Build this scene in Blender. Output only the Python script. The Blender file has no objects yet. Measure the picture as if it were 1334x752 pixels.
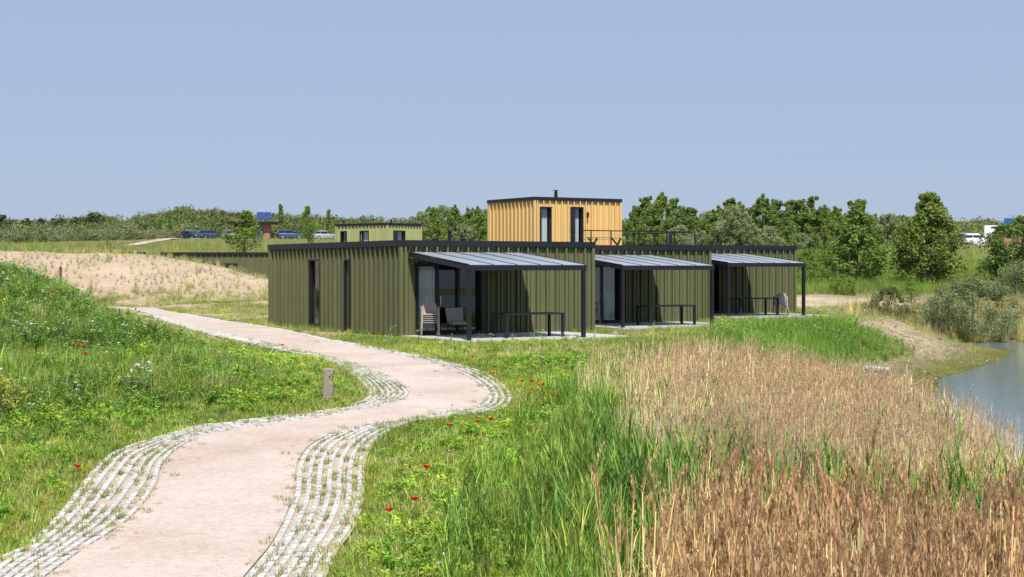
import bpy, math
import numpy as np
from mathutils import Vector, Matrix
from mathutils.geometry import delaunay_2d_cdt

scene = bpy.context.scene
C = scene.collection
rng = np.random.default_rng(7)
R = math.radians

# ------------------------------------------------------------------ camera
EYE = 2.15
FPX, CX, HY = 1976.0, 667.0, 349.0           # focal length / centre / horizon in photo pixels
cd = bpy.data.cameras.new("camera")
cam = bpy.data.objects.new("camera", cd)
C.objects.link(cam)
cam.location = (0, 0, EYE)
cam.rotation_euler = (R(90), 0, 0)
cd.sensor_width = 36
cd.lens = FPX / 1334 * 36
cd.shift_y = -(376 - HY) / 1334
cd.clip_start, cd.clip_end = 0.3, 6000
scene.camera = cam

# ------------------------------------------------------------------ sky and sun
SUN = Vector((0.175, -1.059, 1.65)).normalized()      # towards the sun
w = bpy.data.worlds.new("World")
scene.world = w
w.use_nodes = True
nt = w.node_tree
sky = nt.nodes.new("ShaderNodeTexSky")
sky.sky_type = 'NISHITA'
sky.sun_disc = False
sky.sun_elevation = math.asin(SUN.z)
sky.sun_rotation = math.atan2(SUN.x, SUN.y)
sky.altitude = 0
sky.air_density = 1.0
sky.dust_density = 0.6
sky.ozone_density = 3.0
bg = nt.nodes["Background"]
# even summer haze over the whole dome: the clear sky is mixed with one flat hazy blue
hz = nt.nodes.new("ShaderNodeMix"); hz.data_type = 'RGBA'; hz.inputs[0].default_value = 0.84
hz.inputs[7].default_value = (3.10, 3.84, 5.48, 1)
nt.links.new(sky.outputs[0], hz.inputs[6])
nt.links.new(hz.outputs[2], bg.inputs[0])
bg.inputs[1].default_value = 0.10
sd = bpy.data.lights.new("sun", 'SUN')
sd.energy = 4.6
sd.angle = R(0.53)
sd.color = (1.0, 0.955, 0.88)
sun = bpy.data.objects.new("sun", sd)
C.objects.link(sun)
sun.rotation_euler = SUN.to_track_quat('Z', 'Y').to_euler()
sun.location = (10, -20, 60)
scene.view_settings.view_transform = 'Standard'
scene.view_settings.look = 'None'
scene.view_settings.exposure = 0.35
scene.view_settings.gamma = 1.0
scene.view_settings.use_curve_mapping = False
try:
    scene.cycles.max_bounces = 6
    scene.cycles.diffuse_bounces = 4
    scene.cycles.transparent_max_bounces = 12
except Exception:
    pass

# ------------------------------------------------------------------ materials
def new_mat(name):
    m = bpy.data.materials.new(name)
    m.use_nodes = True
    return m, m.node_tree, m.node_tree.nodes["Principled BSDF"]

def paint(name, col, rough=0.6, metal=0.0, var=0.12, scale=3.0, bump=0.0, bscale=40.0, spec=0.4, streak=0.0):
    """plain coloured surface with cloudy weathering and fine relief"""
    m, t, b = new_mat(name)
    tc = t.nodes.new("ShaderNodeTexCoord")
    n = t.nodes.new("ShaderNodeTexNoise"); n.inputs["Scale"].default_value = scale; n.inputs["Detail"].default_value = 5
    t.links.new(tc.outputs["Object"], n.inputs["Vector"])
    oi = t.nodes.new("ShaderNodeObjectInfo")
    ad = t.nodes.new("ShaderNodeMath"); ad.operation = 'ADD'
    t.links.new(n.outputs["Fac"], ad.inputs[0]); t.links.new(oi.outputs["Random"], ad.inputs[1])
    mr = t.nodes.new("ShaderNodeMapRange")
    mr.inputs[1].default_value = 0.3; mr.inputs[2].default_value = 1.7
    mr.inputs[3].default_value = 1 - var; mr.inputs[4].default_value = 1 + var
    t.links.new(ad.outputs[0], mr.inputs[0])
    mx = t.nodes.new("ShaderNodeMix"); mx.data_type = 'RGBA'; mx.blend_type = 'MULTIPLY'; mx.inputs[0].default_value = 1
    mx.inputs[6].default_value = (*col, 1)
    t.links.new(mr.outputs[0], mx.inputs[7])
    out = mx.outputs[2]
    if streak:      # rain streaks and fading running down the boards
        mp = t.nodes.new("ShaderNodeMapping"); mp.inputs["Scale"].default_value = (9, 9, 0.5)
        ns = t.nodes.new("ShaderNodeTexNoise"); ns.inputs["Scale"].default_value = 1.0; ns.inputs["Detail"].default_value = 6; ns.inputs["Roughness"].default_value = 0.7
        va = t.nodes.new("ShaderNodeVectorMath"); va.operation = 'ADD'
        oc = t.nodes.new("ShaderNodeCombineXYZ"); t.links.new(oi.outputs["Random"], oc.inputs[2])
        vs = t.nodes.new("ShaderNodeVectorMath"); vs.operation = 'SCALE'; vs.inputs[3].default_value = 50.0
        t.links.new(oc.outputs[0], vs.inputs[0]); t.links.new(vs.outputs[0], va.inputs[1])
        t.links.new(tc.outputs["Object"], mp.inputs[0]); t.links.new(mp.outputs[0], va.inputs[0]); t.links.new(va.outputs[0], ns.inputs["Vector"])
        m2 = t.nodes.new("ShaderNodeMapRange"); m2.inputs[1].default_value = 0.3; m2.inputs[2].default_value = 0.7
        m2.inputs[3].default_value = 1-streak; m2.inputs[4].default_value = 1+streak
        t.links.new(ns.outputs["Fac"], m2.inputs[0])
        mz = t.nodes.new("ShaderNodeMix"); mz.data_type = 'RGBA'; mz.blend_type = 'MULTIPLY'; mz.inputs[0].default_value = 1
        t.links.new(out, mz.inputs[6]); t.links.new(m2.outputs[0], mz.inputs[7]); out = mz.outputs[2]
    t.links.new(out, b.inputs["Base Color"])
    b.inputs["Roughness"].default_value = rough
    b.inputs["Metallic"].default_value = metal
    b.inputs["Specular IOR Level"].default_value = spec
    if bump:
        n2 = t.nodes.new("ShaderNodeTexNoise"); n2.inputs["Scale"].default_value = bscale; n2.inputs["Detail"].default_value = 4
        t.links.new(tc.outputs["Object"], n2.inputs["Vector"])
        bp = t.nodes.new("ShaderNodeBump"); bp.inputs["Strength"].default_value = bump; bp.inputs["Distance"].default_value = 0.02
        t.links.new(n2.outputs["Fac"], bp.inputs["Height"]); t.links.new(bp.outputs[0], b.inputs["Normal"])
    return m

def glass(name, tint=(0.75, 0.8, 0.8), refl=1.45, rough=0.01):
    m = bpy.data.materials.new(name); m.use_nodes = True
    t = m.node_tree; t.nodes.clear()
    o = t.nodes.new("ShaderNodeOutputMaterial")
    tr = t.nodes.new("ShaderNodeBsdfTransparent"); tr.inputs[0].default_value = (*tint, 1)
    gl = t.nodes.new("ShaderNodeBsdfGlossy"); gl.inputs["Roughness"].default_value = rough
    fr = t.nodes.new("ShaderNodeFresnel"); fr.inputs[0].default_value = refl
    mx = t.nodes.new("ShaderNodeMixShader")
    ge = t.nodes.new("ShaderNodeNewGeometry")
    om = t.nodes.new("ShaderNodeMath"); om.operation = 'SUBTRACT'; om.inputs[0].default_value = 1.0
    ml = t.nodes.new("ShaderNodeMath"); ml.operation = 'MULTIPLY'
    t.links.new(ge.outputs["Backfacing"], om.inputs[1]); t.links.new(om.outputs[0], ml.inputs[0]); t.links.new(fr.outputs[0], ml.inputs[1])
    t.links.new(ml.outputs[0], mx.inputs[0]); t.links.new(tr.outputs[0], mx.inputs[1])
    t.links.new(gl.outputs[0], mx.inputs[2]); t.links.new(mx.outputs[0], o.inputs[0])
    return m

def foliage(name, col=None, trans=0.35, rough=0.55, var=0.3, hue=0.03, gloss=0.25):
    """leaf material: colour from the instance tint (col None) or given; every leaf differs by its 'lv' value"""
    m = bpy.data.materials.new(name); m.use_nodes = True
    t = m.node_tree; b = t.nodes["Principled BSDF"]; o = t.nodes["Material Output"]
    at = t.nodes.new("ShaderNodeAttribute"); at.attribute_name = "lv"
    oi = t.nodes.new("ShaderNodeObjectInfo")
    hs = t.nodes.new("ShaderNodeHueSaturation")
    mv = t.nodes.new("ShaderNodeMapRange"); mv.inputs[3].default_value = 1 - var; mv.inputs[4].default_value = 1 + var
    t.links.new(at.outputs["Fac"], mv.inputs[0]); t.links.new(mv.outputs[0], hs.inputs["Value"])
    mh = t.nodes.new("ShaderNodeMapRange"); mh.inputs[3].default_value = 0.5 - hue; mh.inputs[4].default_value = 0.5 + hue
    t.links.new(oi.outputs["Random"], mh.inputs[0]); t.links.new(mh.outputs[0], hs.inputs["Hue"])
    if col is None:
        ti = t.nodes.new("ShaderNodeAttribute"); ti.attribute_type = 'INSTANCER'; ti.attribute_name = "tint"
        t.links.new(ti.outputs["Color"], hs.inputs["Color"])
    else:
        hs.inputs["Color"].default_value = (*col, 1)
    t.links.new(hs.outputs[0], b.inputs["Base Color"])
    b.inputs["Roughness"].default_value = rough
    b.inputs["Specular IOR Level"].default_value = gloss
    tl = t.nodes.new("ShaderNodeBsdfTranslucent")
    t.links.new(hs.outputs[0], tl.inputs[0])
    mx = t.nodes.new("ShaderNodeMixShader"); mx.inputs[0].default_value = trans
    t.links.new(b.outputs[0], mx.inputs[1]); t.links.new(tl.outputs[0], mx.inputs[2])
    t.links.new(mx.outputs[0], o.inputs[0])
    return m

M = {}
M['olive'] = paint("olive_cladding", (0.116, 0.123, 0.056), 0.62, 0, 0.12, 1.5, 0.15, 60, streak=0.16)
M['yellow'] = paint("yellow_cladding", (0.68, 0.465, 0.185), 0.6, 0, 0.07, 1.5, 0.15, 60, streak=0.08)
M['lime'] = paint("pale_green_cladding", (0.40, 0.42, 0.19), 0.6, 0, 0.08, 1.5, 0.15, 60)
M['black'] = paint("anthracite_metal", (0.016, 0.0175, 0.023), 0.5, 0.0, 0.15, 2.0, spec=0.25)
M['frame'] = paint("black_frame", (0.012, 0.013, 0.016), 0.4, 0, 0.1)
M['roofing'] = paint("roof_felt", (0.10, 0.10, 0.10), 0.9, 0, 0.25, 1.0, 0.3, 30)
M['inside'] = paint("interior_plaster", (0.17, 0.16, 0.145), 0.9)
M['floorwood'] = paint("interior_floor", (0.22, 0.15, 0.09), 0.6)
M['curtain'] = paint("curtain_cloth", (0.78, 0.80, 0.81), 0.9, 0, 0.05)
M['glass'] = glass("window_glass", (0.85, 0.88, 0.88), 1.85)
M['polycarb'] = paint("opal_roof_glass", (0.40, 0.43, 0.49), 0.2, 0, 0.05, 1.0, spec=0.6)
M['taupe'] = paint("taupe_plastic", (0.36, 0.305, 0.275), 0.5, 0, 0.08)
M['fabric'] = paint("beige_fabric", (0.34, 0.31, 0.26), 0.9, 0, 0.1, 8, 0.2, 200)
M['slab'] = paint("concrete_slab", (0.40, 0.40, 0.39), 0.85, 0, 0.18, 1.2, 0.2, 25)
M['paver'] = paint("concrete_paver", (0.50, 0.485, 0.465), 0.9, 0, 0.16, 6.0, 0.3, 60)
M['post'] = paint("weathered_oak", (0.30, 0.245, 0.20), 0.85, 0, 0.3, 9.0, 0.5, 30)
M['redpost'] = paint("red_brown_post", (0.14, 0.055, 0.04), 0.8, 0, 0.25, 8.0, 0.4, 40)
M['brick'] = None
M['white'] = paint("white_paint", (0.80, 0.80, 0.80), 0.35, 0, 0.04)
M['tyre'] = paint("rubber", (0.02, 0.02, 0.02), 0.8)
M['rim'] = paint("alloy", (0.5, 0.5, 0.52), 0.35, 0.7)
M['carglass'] = paint("tinted_car_glass", (0.012, 0.014, 0.018), 0.08, 0, 0.05, spec=0.6)
M['navy'] = paint("navy_car_paint", (0.025, 0.045, 0.11), 0.25, 0.2, 0.05, spec=0.6)
M['steelblue'] = paint("steel_blue_car_paint", (0.06, 0.11, 0.24), 0.25, 0.2, 0.05, spec=0.6)
M['silver'] = paint("silver_car_paint", (0.45, 0.48, 0.50), 0.3, 0.4, 0.05)
M['lampwhite'] = paint("headlight_plastic", (0.75, 0.77, 0.78), 0.2)
M['lampred'] = paint("tail_light_plastic", (0.35, 0.02, 0.02), 0.3)
M['solar'] = paint("solar_cells", (0.025, 0.06, 0.20), 0.15, 0.1, 0.1, 0.8, spec=0.7)
M['wood'] = paint("light_table_wood", (0.52, 0.36, 0.20), 0.6, 0, 0.2, 6.0)
M['pipe'] = paint("grey_pipe", (0.33, 0.35, 0.37), 0.5, 0, 0.1)
M['bark'] = paint("bark", (0.12, 0.095, 0.07), 0.9, 0, 0.3, 5.0, 0.6, 20)
M['poppy'] = paint("poppy_petal", (0.75, 0.028, 0.012), 0.6, 0, 0.15)
M['stem'] = paint("flower_stem", (0.10, 0.17, 0.04), 0.7)
M['darkseed'] = paint("poppy_heart", (0.01, 0.01, 0.01), 0.8)

def brick_mat():
    m, t, b = new_mat("red_brick")
    tc = t.nodes.new("ShaderNodeTexCoord")
    mp = t.nodes.new("ShaderNodeMapping"); mp.inputs["Rotation"].default_value = (R(90), 0, 0)
    br = t.nodes.new("ShaderNodeTexBrick"); br.inputs["Scale"].default_value = 4
    br.inputs["Color1"].default_value = (0.30, 0.12, 0.07, 1); br.inputs["Color2"].default_value = (0.40, 0.18, 0.11, 1)
    br.inputs["Mortar"].default_value = (0.35, 0.32, 0.28, 1)
    t.links.new(tc.outputs["Object"], mp.inputs[0]); t.links.new(mp.outputs[0], br.inputs[0])
    t.links.new(br.outputs["Color"], b.inputs["Base Color"]); b.inputs["Roughness"].default_value = 0.9
    return m
M['brick'] = brick_mat()

def gravel_mat():
    m, t, b = new_mat("shell_gravel")
    tc = t.nodes.new("ShaderNodeTexCoord")
    def noise(s, d=6, r=0.6):
        n = t.nodes.new("ShaderNodeTexNoise"); n.inputs["Scale"].default_value = s; n.inputs["Detail"].default_value = d
        n.inputs["Roughness"].default_value = r
        t.links.new(tc.outputs["Object"], n.inputs["Vector"]); return n
    n1, n2, n3 = noise(0.55, 6), noise(9, 6, 0.75), noise(60, 3, 0.7)
    r1 = t.nodes.new("ShaderNodeValToRGB")
    r1.color_ramp.elements[0].position = 0.36; r1.color_ramp.elements[0].color = (0.41, 0.31, 0.255, 1)
    e_ = r1.color_ramp.elements.new(0.47); e_.color = (0.515, 0.44, 0.39, 1)
    r1.color_ramp.elements[1].position = 0.66; r1.color_ramp.elements[1].color = (0.60, 0.52, 0.46, 1)
    mxa = t.nodes.new("ShaderNodeMath"); mxa.operation = 'MULTIPLY_ADD'; mxa.inputs[1].default_value = 0.5
    t.links.new(n1.outputs["Fac"], mxa.inputs[0])
    h2 = t.nodes.new("ShaderNodeMath"); h2.operation = 'MULTIPLY'; h2.inputs[1].default_value = 0.5
    t.links.new(n2.outputs["Fac"], h2.inputs[0]); t.links.new(h2.outputs[0], mxa.inputs[2])
    t.links.new(mxa.outputs[0], r1.inputs[0])
    mv = t.nodes.new("ShaderNodeMapRange"); mv.inputs[1].default_value = 0.3; mv.inputs[2].default_value = 0.7
    mv.inputs[3].default_value = 0.85; mv.inputs[4].default_value = 1.12
    t.links.new(n3.outputs["Fac"], mv.inputs[0])
    mx = t.nodes.new("ShaderNodeMix"); mx.data_type = 'RGBA'; mx.blend_type = 'MULTIPLY'; mx.inputs[0].default_value = 1
    t.links.new(r1.outputs[0], mx.inputs[6]); t.links.new(mv.outputs[0], mx.inputs[7])
    t.links.new(mx.outputs[2], b.inputs["Base Color"]); b.inputs["Roughness"].default_value = 0.95
    b.inputs["Specular IOR Level"].default_value = 0.15
    bp = t.nodes.new("ShaderNodeBump"); bp.inputs["Strength"].default_value = 0.25; bp.inputs["Distance"].default_value = 0.015
    t.links.new(n2.outputs["Fac"], bp.inputs["Height"]); t.links.new(bp.outputs[0], b.inputs["Normal"])
    return m
M['gravel'] = gravel_mat()

def ground_mat():
    m, t, b = new_mat("ground_soil")
    tc = t.nodes.new("ShaderNodeTexCoord")
    at = t.nodes.new("ShaderNodeAttribute"); at.attribute_name = "zone"
    def noise(s, d=6, r=0.65):
        n = t.nodes.new("ShaderNodeTexNoise"); n.inputs["Scale"].default_value = s; n.inputs["Detail"].default_value = d
        n.inputs["Roughness"].default_value = r
        t.links.new(tc.outputs["Object"], n.inputs["Vector"]); return n
    n1, n2 = noise(0.35), noise(5.0)
    ad = t.nodes.new("ShaderNodeMath"); ad.operation = 'ADD'
    t.links.new(n1.outputs["Fac"], ad.inputs[0]); t.links.new(n2.outputs["Fac"], ad.inputs[1])
    mv = t.nodes.new("ShaderNodeMapRange"); mv.inputs[1].default_value = 0.7; mv.inputs[2].default_value = 1.3
    mv.inputs[3].default_value = 0.7; mv.inputs[4].default_value = 1.25
    t.links.new(ad.outputs[0], mv.inputs[0])
    mx = t.nodes.new("ShaderNodeMix"); mx.data_type = 'RGBA'; mx.blend_type = 'MULTIPLY'; mx.inputs[0].default_value = 1
    t.links.new(at.outputs["Color"], mx.inputs[6]); t.links.new(mv.outputs[0], mx.inputs[7])
    t.links.new(mx.outputs[2], b.inputs["Base Color"]); b.inputs["Roughness"].default_value = 0.95
    b.inputs["Specular IOR Level"].default_value = 0.1
    bp = t.nodes.new("ShaderNodeBump"); bp.inputs["Strength"].default_value = 0.8; bp.inputs["Distance"].default_value = 0.14
    t.links.new(n2.outputs["Fac"], bp.inputs["Height"]); t.links.new(bp.outputs[0], b.inputs["Normal"])
    return m
M['ground'] = ground_mat()

def water_mat():
    m, t, b = new_mat("pond_water")
    b.inputs["Base Color"].default_value = (0.15, 0.19, 0.215, 1)
    b.inputs["Roughness"].default_value = 0.10
    b.inputs["IOR"].default_value = 1.33
    b.inputs["Specular IOR Level"].default_value = 0.75
    tc = t.nodes.new("ShaderNodeTexCoord")
    mp = t.nodes.new("ShaderNodeMapping"); mp.inputs["Scale"].default_value = (1.0, 2.2, 1)
    n = t.nodes.new("ShaderNodeTexNoise"); n.inputs["Scale"].default_value = 2.6; n.inputs["Detail"].default_value = 4
    t.links.new(tc.outputs["Object"], mp.inputs[0]); t.links.new(mp.outputs[0], n.inputs["Vector"])
    bp = t.nodes.new("ShaderNodeBump"); bp.inputs["Strength"].default_value = 0.2; bp.inputs["Distance"].default_value = 0.04
    t.links.new(n.outputs["Fac"], bp.inputs["Height"]); t.links.new(bp.outputs[0], b.inputs["Normal"])
    return m
M['water'] = water_mat()

M['f_grass'] = foliage("grass_blades", None, 0.35, 0.55, 0.35, 0.02)
M['f_herb'] = foliage("herb_leaves", None, 0.30, 0.6, 0.35, 0.02, 0.2)
M['f_reed'] = foliage("dry_reed", None, 0.25, 0.7, 0.30, 0.008, 0.1)
M['f_scrub'] = foliage("scrub_leaves", None, 0.25, 0.65, 0.22, 0.012, 0.15)
M['f_white'] = foliage("white_blossom", (0.75, 0.75, 0.68), 0.3, 0.8, 0.12, 0.0, 0.1)
M['f_yellow'] = foliage("yellow_blossom", (0.75, 0.60, 0.08), 0.3, 0.8, 0.15, 0.0, 0.1)
M['f_broom'] = foliage("broom_blossom", (0.46, 0.44, 0.09), 0.3, 0.8, 0.45, 0.0, 0.1)
M['f_head2'] = foliage("pale_reed_plume", (0.66, 0.49, 0.30), 0.4, 0.85, 0.30, 0.012, 0.05)
M['f_head'] = foliage("reed_plume", (0.56, 0.365, 0.195), 0.35, 0.85, 0.35, 0.012, 0.05)
M['f_tree'] = foliage("tree_leaves", (0.200, 0.285, 0.056), 0.35, 0.45, 0.40, 0.012, 0.35)
M['f_tree2'] = foliage("tree_leaves_dark", (0.165, 0.245, 0.060), 0.30, 0.5, 0.40, 0.012, 0.3)
M['f_tree3'] = foliage("tree_leaves_silver", (0.29, 0.34, 0.16), 0.30, 0.6, 0.35, 0.012, 0.2)
M['f_willow'] = foliage("willow_leaves", (0.225, 0.268, 0.115), 0.25, 0.6, 0.35, 0.01, 0.2)
M['f_bush'] = foliage("bush_leaves", (0.149, 0.184, 0.052), 0.3, 0.55, 0.40, 0.01, 0.25)
M['f_young'] = foliage("young_leaves", (0.205, 0.305, 0.058), 0.4, 0.5, 0.35, 0.01, 0.25)
M['f_pine'] = foliage("pine_needles", (0.079, 0.114, 0.049), 0.15, 0.6, 0.35, 0.01, 0.2)

# ------------------------------------------------------------------ mesh helpers
class MB:
    """collects faces; build() links them as one mesh object"""
    def __init__(s): s.v = []; s.f = []; s.m = []; s.lv = []; s.n = 0
    def add(s, V, F, mi=0, lv=0.5):
        V = np.asarray(V, float); o = s.n
        s.v.append(V); s.n += len(V)
        for f in F: s.f.append(tuple(i + o for i in f))
        s.m += [mi] * len(F); s.lv += ([lv] * len(F) if np.isscalar(lv) else list(lv)); return s
    def box(s, x0, x1, y0, y1, z0, z1, mi=0):
        V = [(x0,y0,z0),(x1,y0,z0),(x1,y1,z0),(x0,y1,z0),(x0,y0,z1),(x1,y0,z1),(x1,y1,z1),(x0,y1,z1)]
        return s.add(V, [(0,3,2,1),(4,5,6,7),(0,1,5,4),(1,2,6,5),(2,3,7,6),(3,0,4,7)], mi)
    def bbox(s, x0, x1, y0, y1, z0, z1, b=0.01, mi=0):
        """box with chamfered vertical and top edges"""
        def ring(i, z): return [(x0+i+b,y0+i,z),(x1-i-b,y0+i,z),(x1-i,y0+i+b,z),(x1-i,y1-i-b,z),(x1-i-b,y1-i,z),(x0+i+b,y1-i,z),(x0+i,y1-i-b,z),(x0+i,y0+i+b,z)]
        V = ring(0, z0) + ring(0, z1-b) + ring(b, z1)
        F = [tuple(range(7,-1,-1)), tuple(range(16,24))]
        for k in (0, 8):
            for i in range(8): F.append((k+i, k+(i+1)%8, k+8+(i+1)%8, k+8+i))
        return s.add(V, F, mi)
    def tube(s, P, r, n=8, mi=0, cap=True):
        P = [Vector(p) for p in P]
        if np.isscalar(r): r = [r] * len(P)
        V = []; F = []
        for i, p in enumerate(P):
            d = (P[min(i+1, len(P)-1)] - P[max(i-1, 0)]).normalized()
            a = d.orthogonal().normalized() if abs(d.z) < 0.9 else Vector((1,0,0)).cross(d).normalized()
            b = d.cross(a)
            for k in range(n):
                t = 2*math.pi*k/n
                V.append(tuple(p + (a*math.cos(t) + b*math.sin(t)) * r[i]))
        for i in range(len(P)-1):
            for k in range(n):
                F.append((i*n+k, i*n+(k+1)%n, (i+1)*n+(k+1)%n, (i+1)*n+k))
        if cap:
            F.append(tuple(range(n-1,-1,-1))); F.append(tuple((len(P)-1)*n+k for k in range(n)))
        return s.add(V, F, mi)
    def beam(s, a, b, wx, wz, mi=0):
        """rectangular bar from a to b"""
        a = Vector(a); b = Vector(b); d = (b-a).normalized()
        sd_ = d.cross(Vector((0,0,1)))
        sd_ = sd_.normalized() if sd_.length > 1e-4 else Vector((1,0,0))
        up = sd_.cross(d)
        V = []
        for p in (a, b):
            for i, j in ((-1,-1),(1,-1),(1,1),(-1,1)): V.append(tuple(p + sd_*i*wx/2 + up*j*wz/2))
        return s.add(V, [(0,1,2,3),(7,6,5,4),(0,4,5,1),(1,5,6,2),(2,6,7,3),(3,7,4,0)], mi)
    def mesh(s, name, mats, smooth=False):
        me = bpy.data.meshes.new(name)
        V = np.concatenate(s.v) if s.v else np.zeros((0,3))
        me.from_pydata(V.tolist(), [], s.f)
        for m in (mats if isinstance(mats, (list, tuple)) else [mats]): me.materials.append(m)
        me.polygons.foreach_set("material_index", s.m)
        a = me.attributes.new("lv", 'FLOAT', 'FACE'); a.data.foreach_set("value", np.asarray(s.lv, np.float32))
        if smooth: me.polygons.foreach_set("use_smooth", [True]*len(s.f))
        me.update(); return me
    def build(s, name, mats, parent=None, smooth=False):
        return link(name, s.mesh(name, mats, smooth), parent)

def link(name, me, parent=None, loc=None, rot=None):
    o = bpy.data.objects.new(name, me); C.objects.link(o)
    if parent is not None: o.parent = parent
    if loc is not None: o.location = loc
    if rot is not None: o.rotation_euler = rot
    return o

def tag(o, label=None, cat=None, group=None, kind=None):
    if label: o["label"] = label
    if cat: o["category"] = cat
    if group: o["group"] = group
    if kind: o["kind"] = kind
    return o

def thing(name, label, cat, loc=(0,0,0), rz=0, group=None):
    o = bpy.data.objects.new(name, None); C.objects.link(o)
    o.empty_display_size = 0.2
    o.location = loc; o.rotation_euler = (0, 0, rz)
    return tag(o, label, cat, group)

def copy_tree(o, parent=None):
    c = o.copy(); C.objects.link(c); c.parent = parent
    for ch in list(o.children): copy_tree(ch, c)
    return c

# ------------------------------------------------------------------ terrain shape
def sm(a, b, x):
    t = np.clip((np.asarray(x, float) - a) / (b - a), 0, 1); return t*t*(3-2*t)

def z0(Y):
    k = np.minimum(46 - np.asarray(Y, float), 41)
    return -0.0346 * 0.5 * (k + np.sqrt(k*k + 6))

def G(px, py, zf=z0, dz=0.0):
    """ground point seen at a photo pixel (on the base slope)"""
    s = (py - HY) / FPX; d = 40.0
    for _ in range(60): d = 0.5*d + 0.5*(EYE - float(zf(d)) - dz) / s
    return ((px - CX) / FPX * d, d)

def at(px, Y): return (px - CX) / FPX * Y

def crom(P, n=8):
    P = np.asarray(P, float); out = []
    Q = np.vstack([2*P[0]-P[1], P, 2*P[-1]-P[-2]])
    for i in range(1, len(Q)-2):
        p0, p1, p2, p3 = Q[i-1], Q[i], Q[i+1], Q[i+2]
        for k in range(n):
            t = k/n
            out.append(0.5*((2*p1)+(-p0+p2)*t+(2*p0-5*p1+4*p2-p3)*t*t+(-p0+3*p1-3*p2+p3)*t**3))
    out.append(Q[-2]); return np.array(out)

def inside(poly, X, Y):
    X = np.asarray(X); Y = np.asarray(Y); r = np.zeros(X.shape, bool); n = len(poly)
    for i in range(n):
        x1, y1 = poly[i]; x2, y2 = poly[(i+1) % n]
        c = ((y1 > Y) != (y2 > Y))
        if y1 != y2: r ^= c & (X < (x2-x1)*(Y-y1)/(y2-y1)+x1)
    return r

def seg_dist(pl, X, Y):
    X = np.asarray(X, float); Y = np.asarray(Y, float); d = np.full(X.shape, 1e9)
    for i in range(len(pl)-1):
        ax, ay = pl[i]; bx, by = pl[i+1]; vx, vy = bx-ax, by-ay
        t = np.clip(((X-ax)*vx+(Y-ay)*vy)/(vx*vx+vy*vy+1e-12), 0, 1)
        d = np.minimum(d, (X-ax-t*vx)**2+(Y-ay-t*vy)**2)
    return np.sqrt(d)

# path edges: (outer edge of the paver strip, edge of the gravel)
LEFT = [((-80,790),(20,790)),((0,731),(67,752)),((33,714),(110,721)),((77,671),(172,680)),((121,614),(204,640)),
        ((151,590),(214,608)),((208,572),(240,583)),((268,556),(287,567)),((340,548),(350,556)),((400,541),(412,547)),
        ((440,535),(462,538)),((470,526),(507,529)),((479,517),(533,517)),((470,501),(522,504)),((455,487),(498,491)),
        ((435,475),(465,479)),((405,466),(425,467)),((375,460),(387,459)),((335,451),(344,449)),((280,439),(290,437)),
        ((235,427),(244,425)),((195,414),(205,412)),((150,404),(160,403.5))]
RIGHT = [((405,790),(290,790)),((427,752),(322,752)),((440,722),(350,718)),((462,690),(368,685)),((474,655),(381,650)),
         ((475,620),(384,622)),((479,596),(389,602)),((492,577),(406,582)),((512,563),(440,567)),((535,553),(490,557)),
         ((562,549),(545,547)),((604,543),(590,540)),((650,536),(625,533)),((666,522),(636,522)),((656,504),(628,506)),
         ((634,490),(606,491)),((600,478),(577,479)),((555,468),(543,469)),((512,459),(506,461)),((468,451),(464,453)),
         ((418,442),(415,443)),((388,435),(385,436)),((348,427.5),(345,428)),((296,420),(293,421)),((243,410.5),(240,411)),
         ((203,402.5),(200,403))]
def world_pairs(prs):
    a = np.array([G(*p[0]) for p in prs]); b = np.array([G(*p[1]) for p in prs])
    return crom(a, 8), crom(b, 8)
LO, LI = world_pairs(LEFT)
RO, RI = world_pairs(RIGHT)
tailL = np.array([[-36, 84.8], [-23, 82.6]]); tailR = np.array([[-26, 79.0], [-36, 81.2]])
headL = np.array([[-7.0, 9.0]]); headR = np.array([[-1.0, 8.0]])
def poly_between(l, r, dl=0.0):
    return np.vstack([headL + (dl, 0), l, tailR, tailL, r[::-1], headR - (dl, 0)])
PATH_OUT = poly_between(LO, RO)
PATH_IN = poly_between(LI, RI, 1.0)
PATH_EDGE = np.vstack([PATH_OUT, PATH_OUT[:1]])[::2]

SHORE = [(140,95),(60,80),(34,76),(21,74),(19.3,71),(22.2,66.8),(18.4,58),(14.2,50),(12.3,44),(10.0,36),(7.8,28),(6.5,20),(4.9,12),(3,4),(2,-30)]
WPOLY = SHORE + [(300,-30),(300,95)]
ZW = -1.5

# cabins: origin of the front-left corner, everything turned by the same angle
ANG = math.atan2(0.51, 0.86)
UX, UY = math.cos(ANG), math.sin(ANG)
CAB = [(-3.51, 48.2, 0.0), (1.74, 57.85, 0.0), (6.6, 65.35, 0.12)]
def loc2w(o, u, back): return (o[0] + UX*u - UY*back, o[1] + UY*u + UX*back)

def pad_dist(o, x0, x1, y0, y1, X, Y):
    dx = X-o[0]; dy = Y-o[1]
    u = dx*UX+dy*UY; b = -dx*UY+dy*UX
    ex = np.maximum(np.maximum(x0-u, u-x1), 0); ey = np.maximum(np.maximum(y0-b, b-y1), 0)
    return np.hypot(ex, ey)

def wob(X, Y, s, ph=0.0):
    return (np.sin(X*s+1.3+ph)*np.cos(Y*s*0.9-0.7+ph)+0.6*np.sin(X*s*2.1-Y*s*1.7+ph)+0.4*np.cos(X*s*3.7+Y*s*4.1+2*ph))/2

def dune_h(X, Y):
    A = np.interp(X, [-200,-60,-34,-24,-22.4,-19,-15.4,-11,-7], [3.0,3.1,2.8,2.55,2.25,1.65,.72,.1,0])
    prof = sm(84, 100, Y)*(1-0.75*sm(100, 113, Y))
    return A*prof

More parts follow.
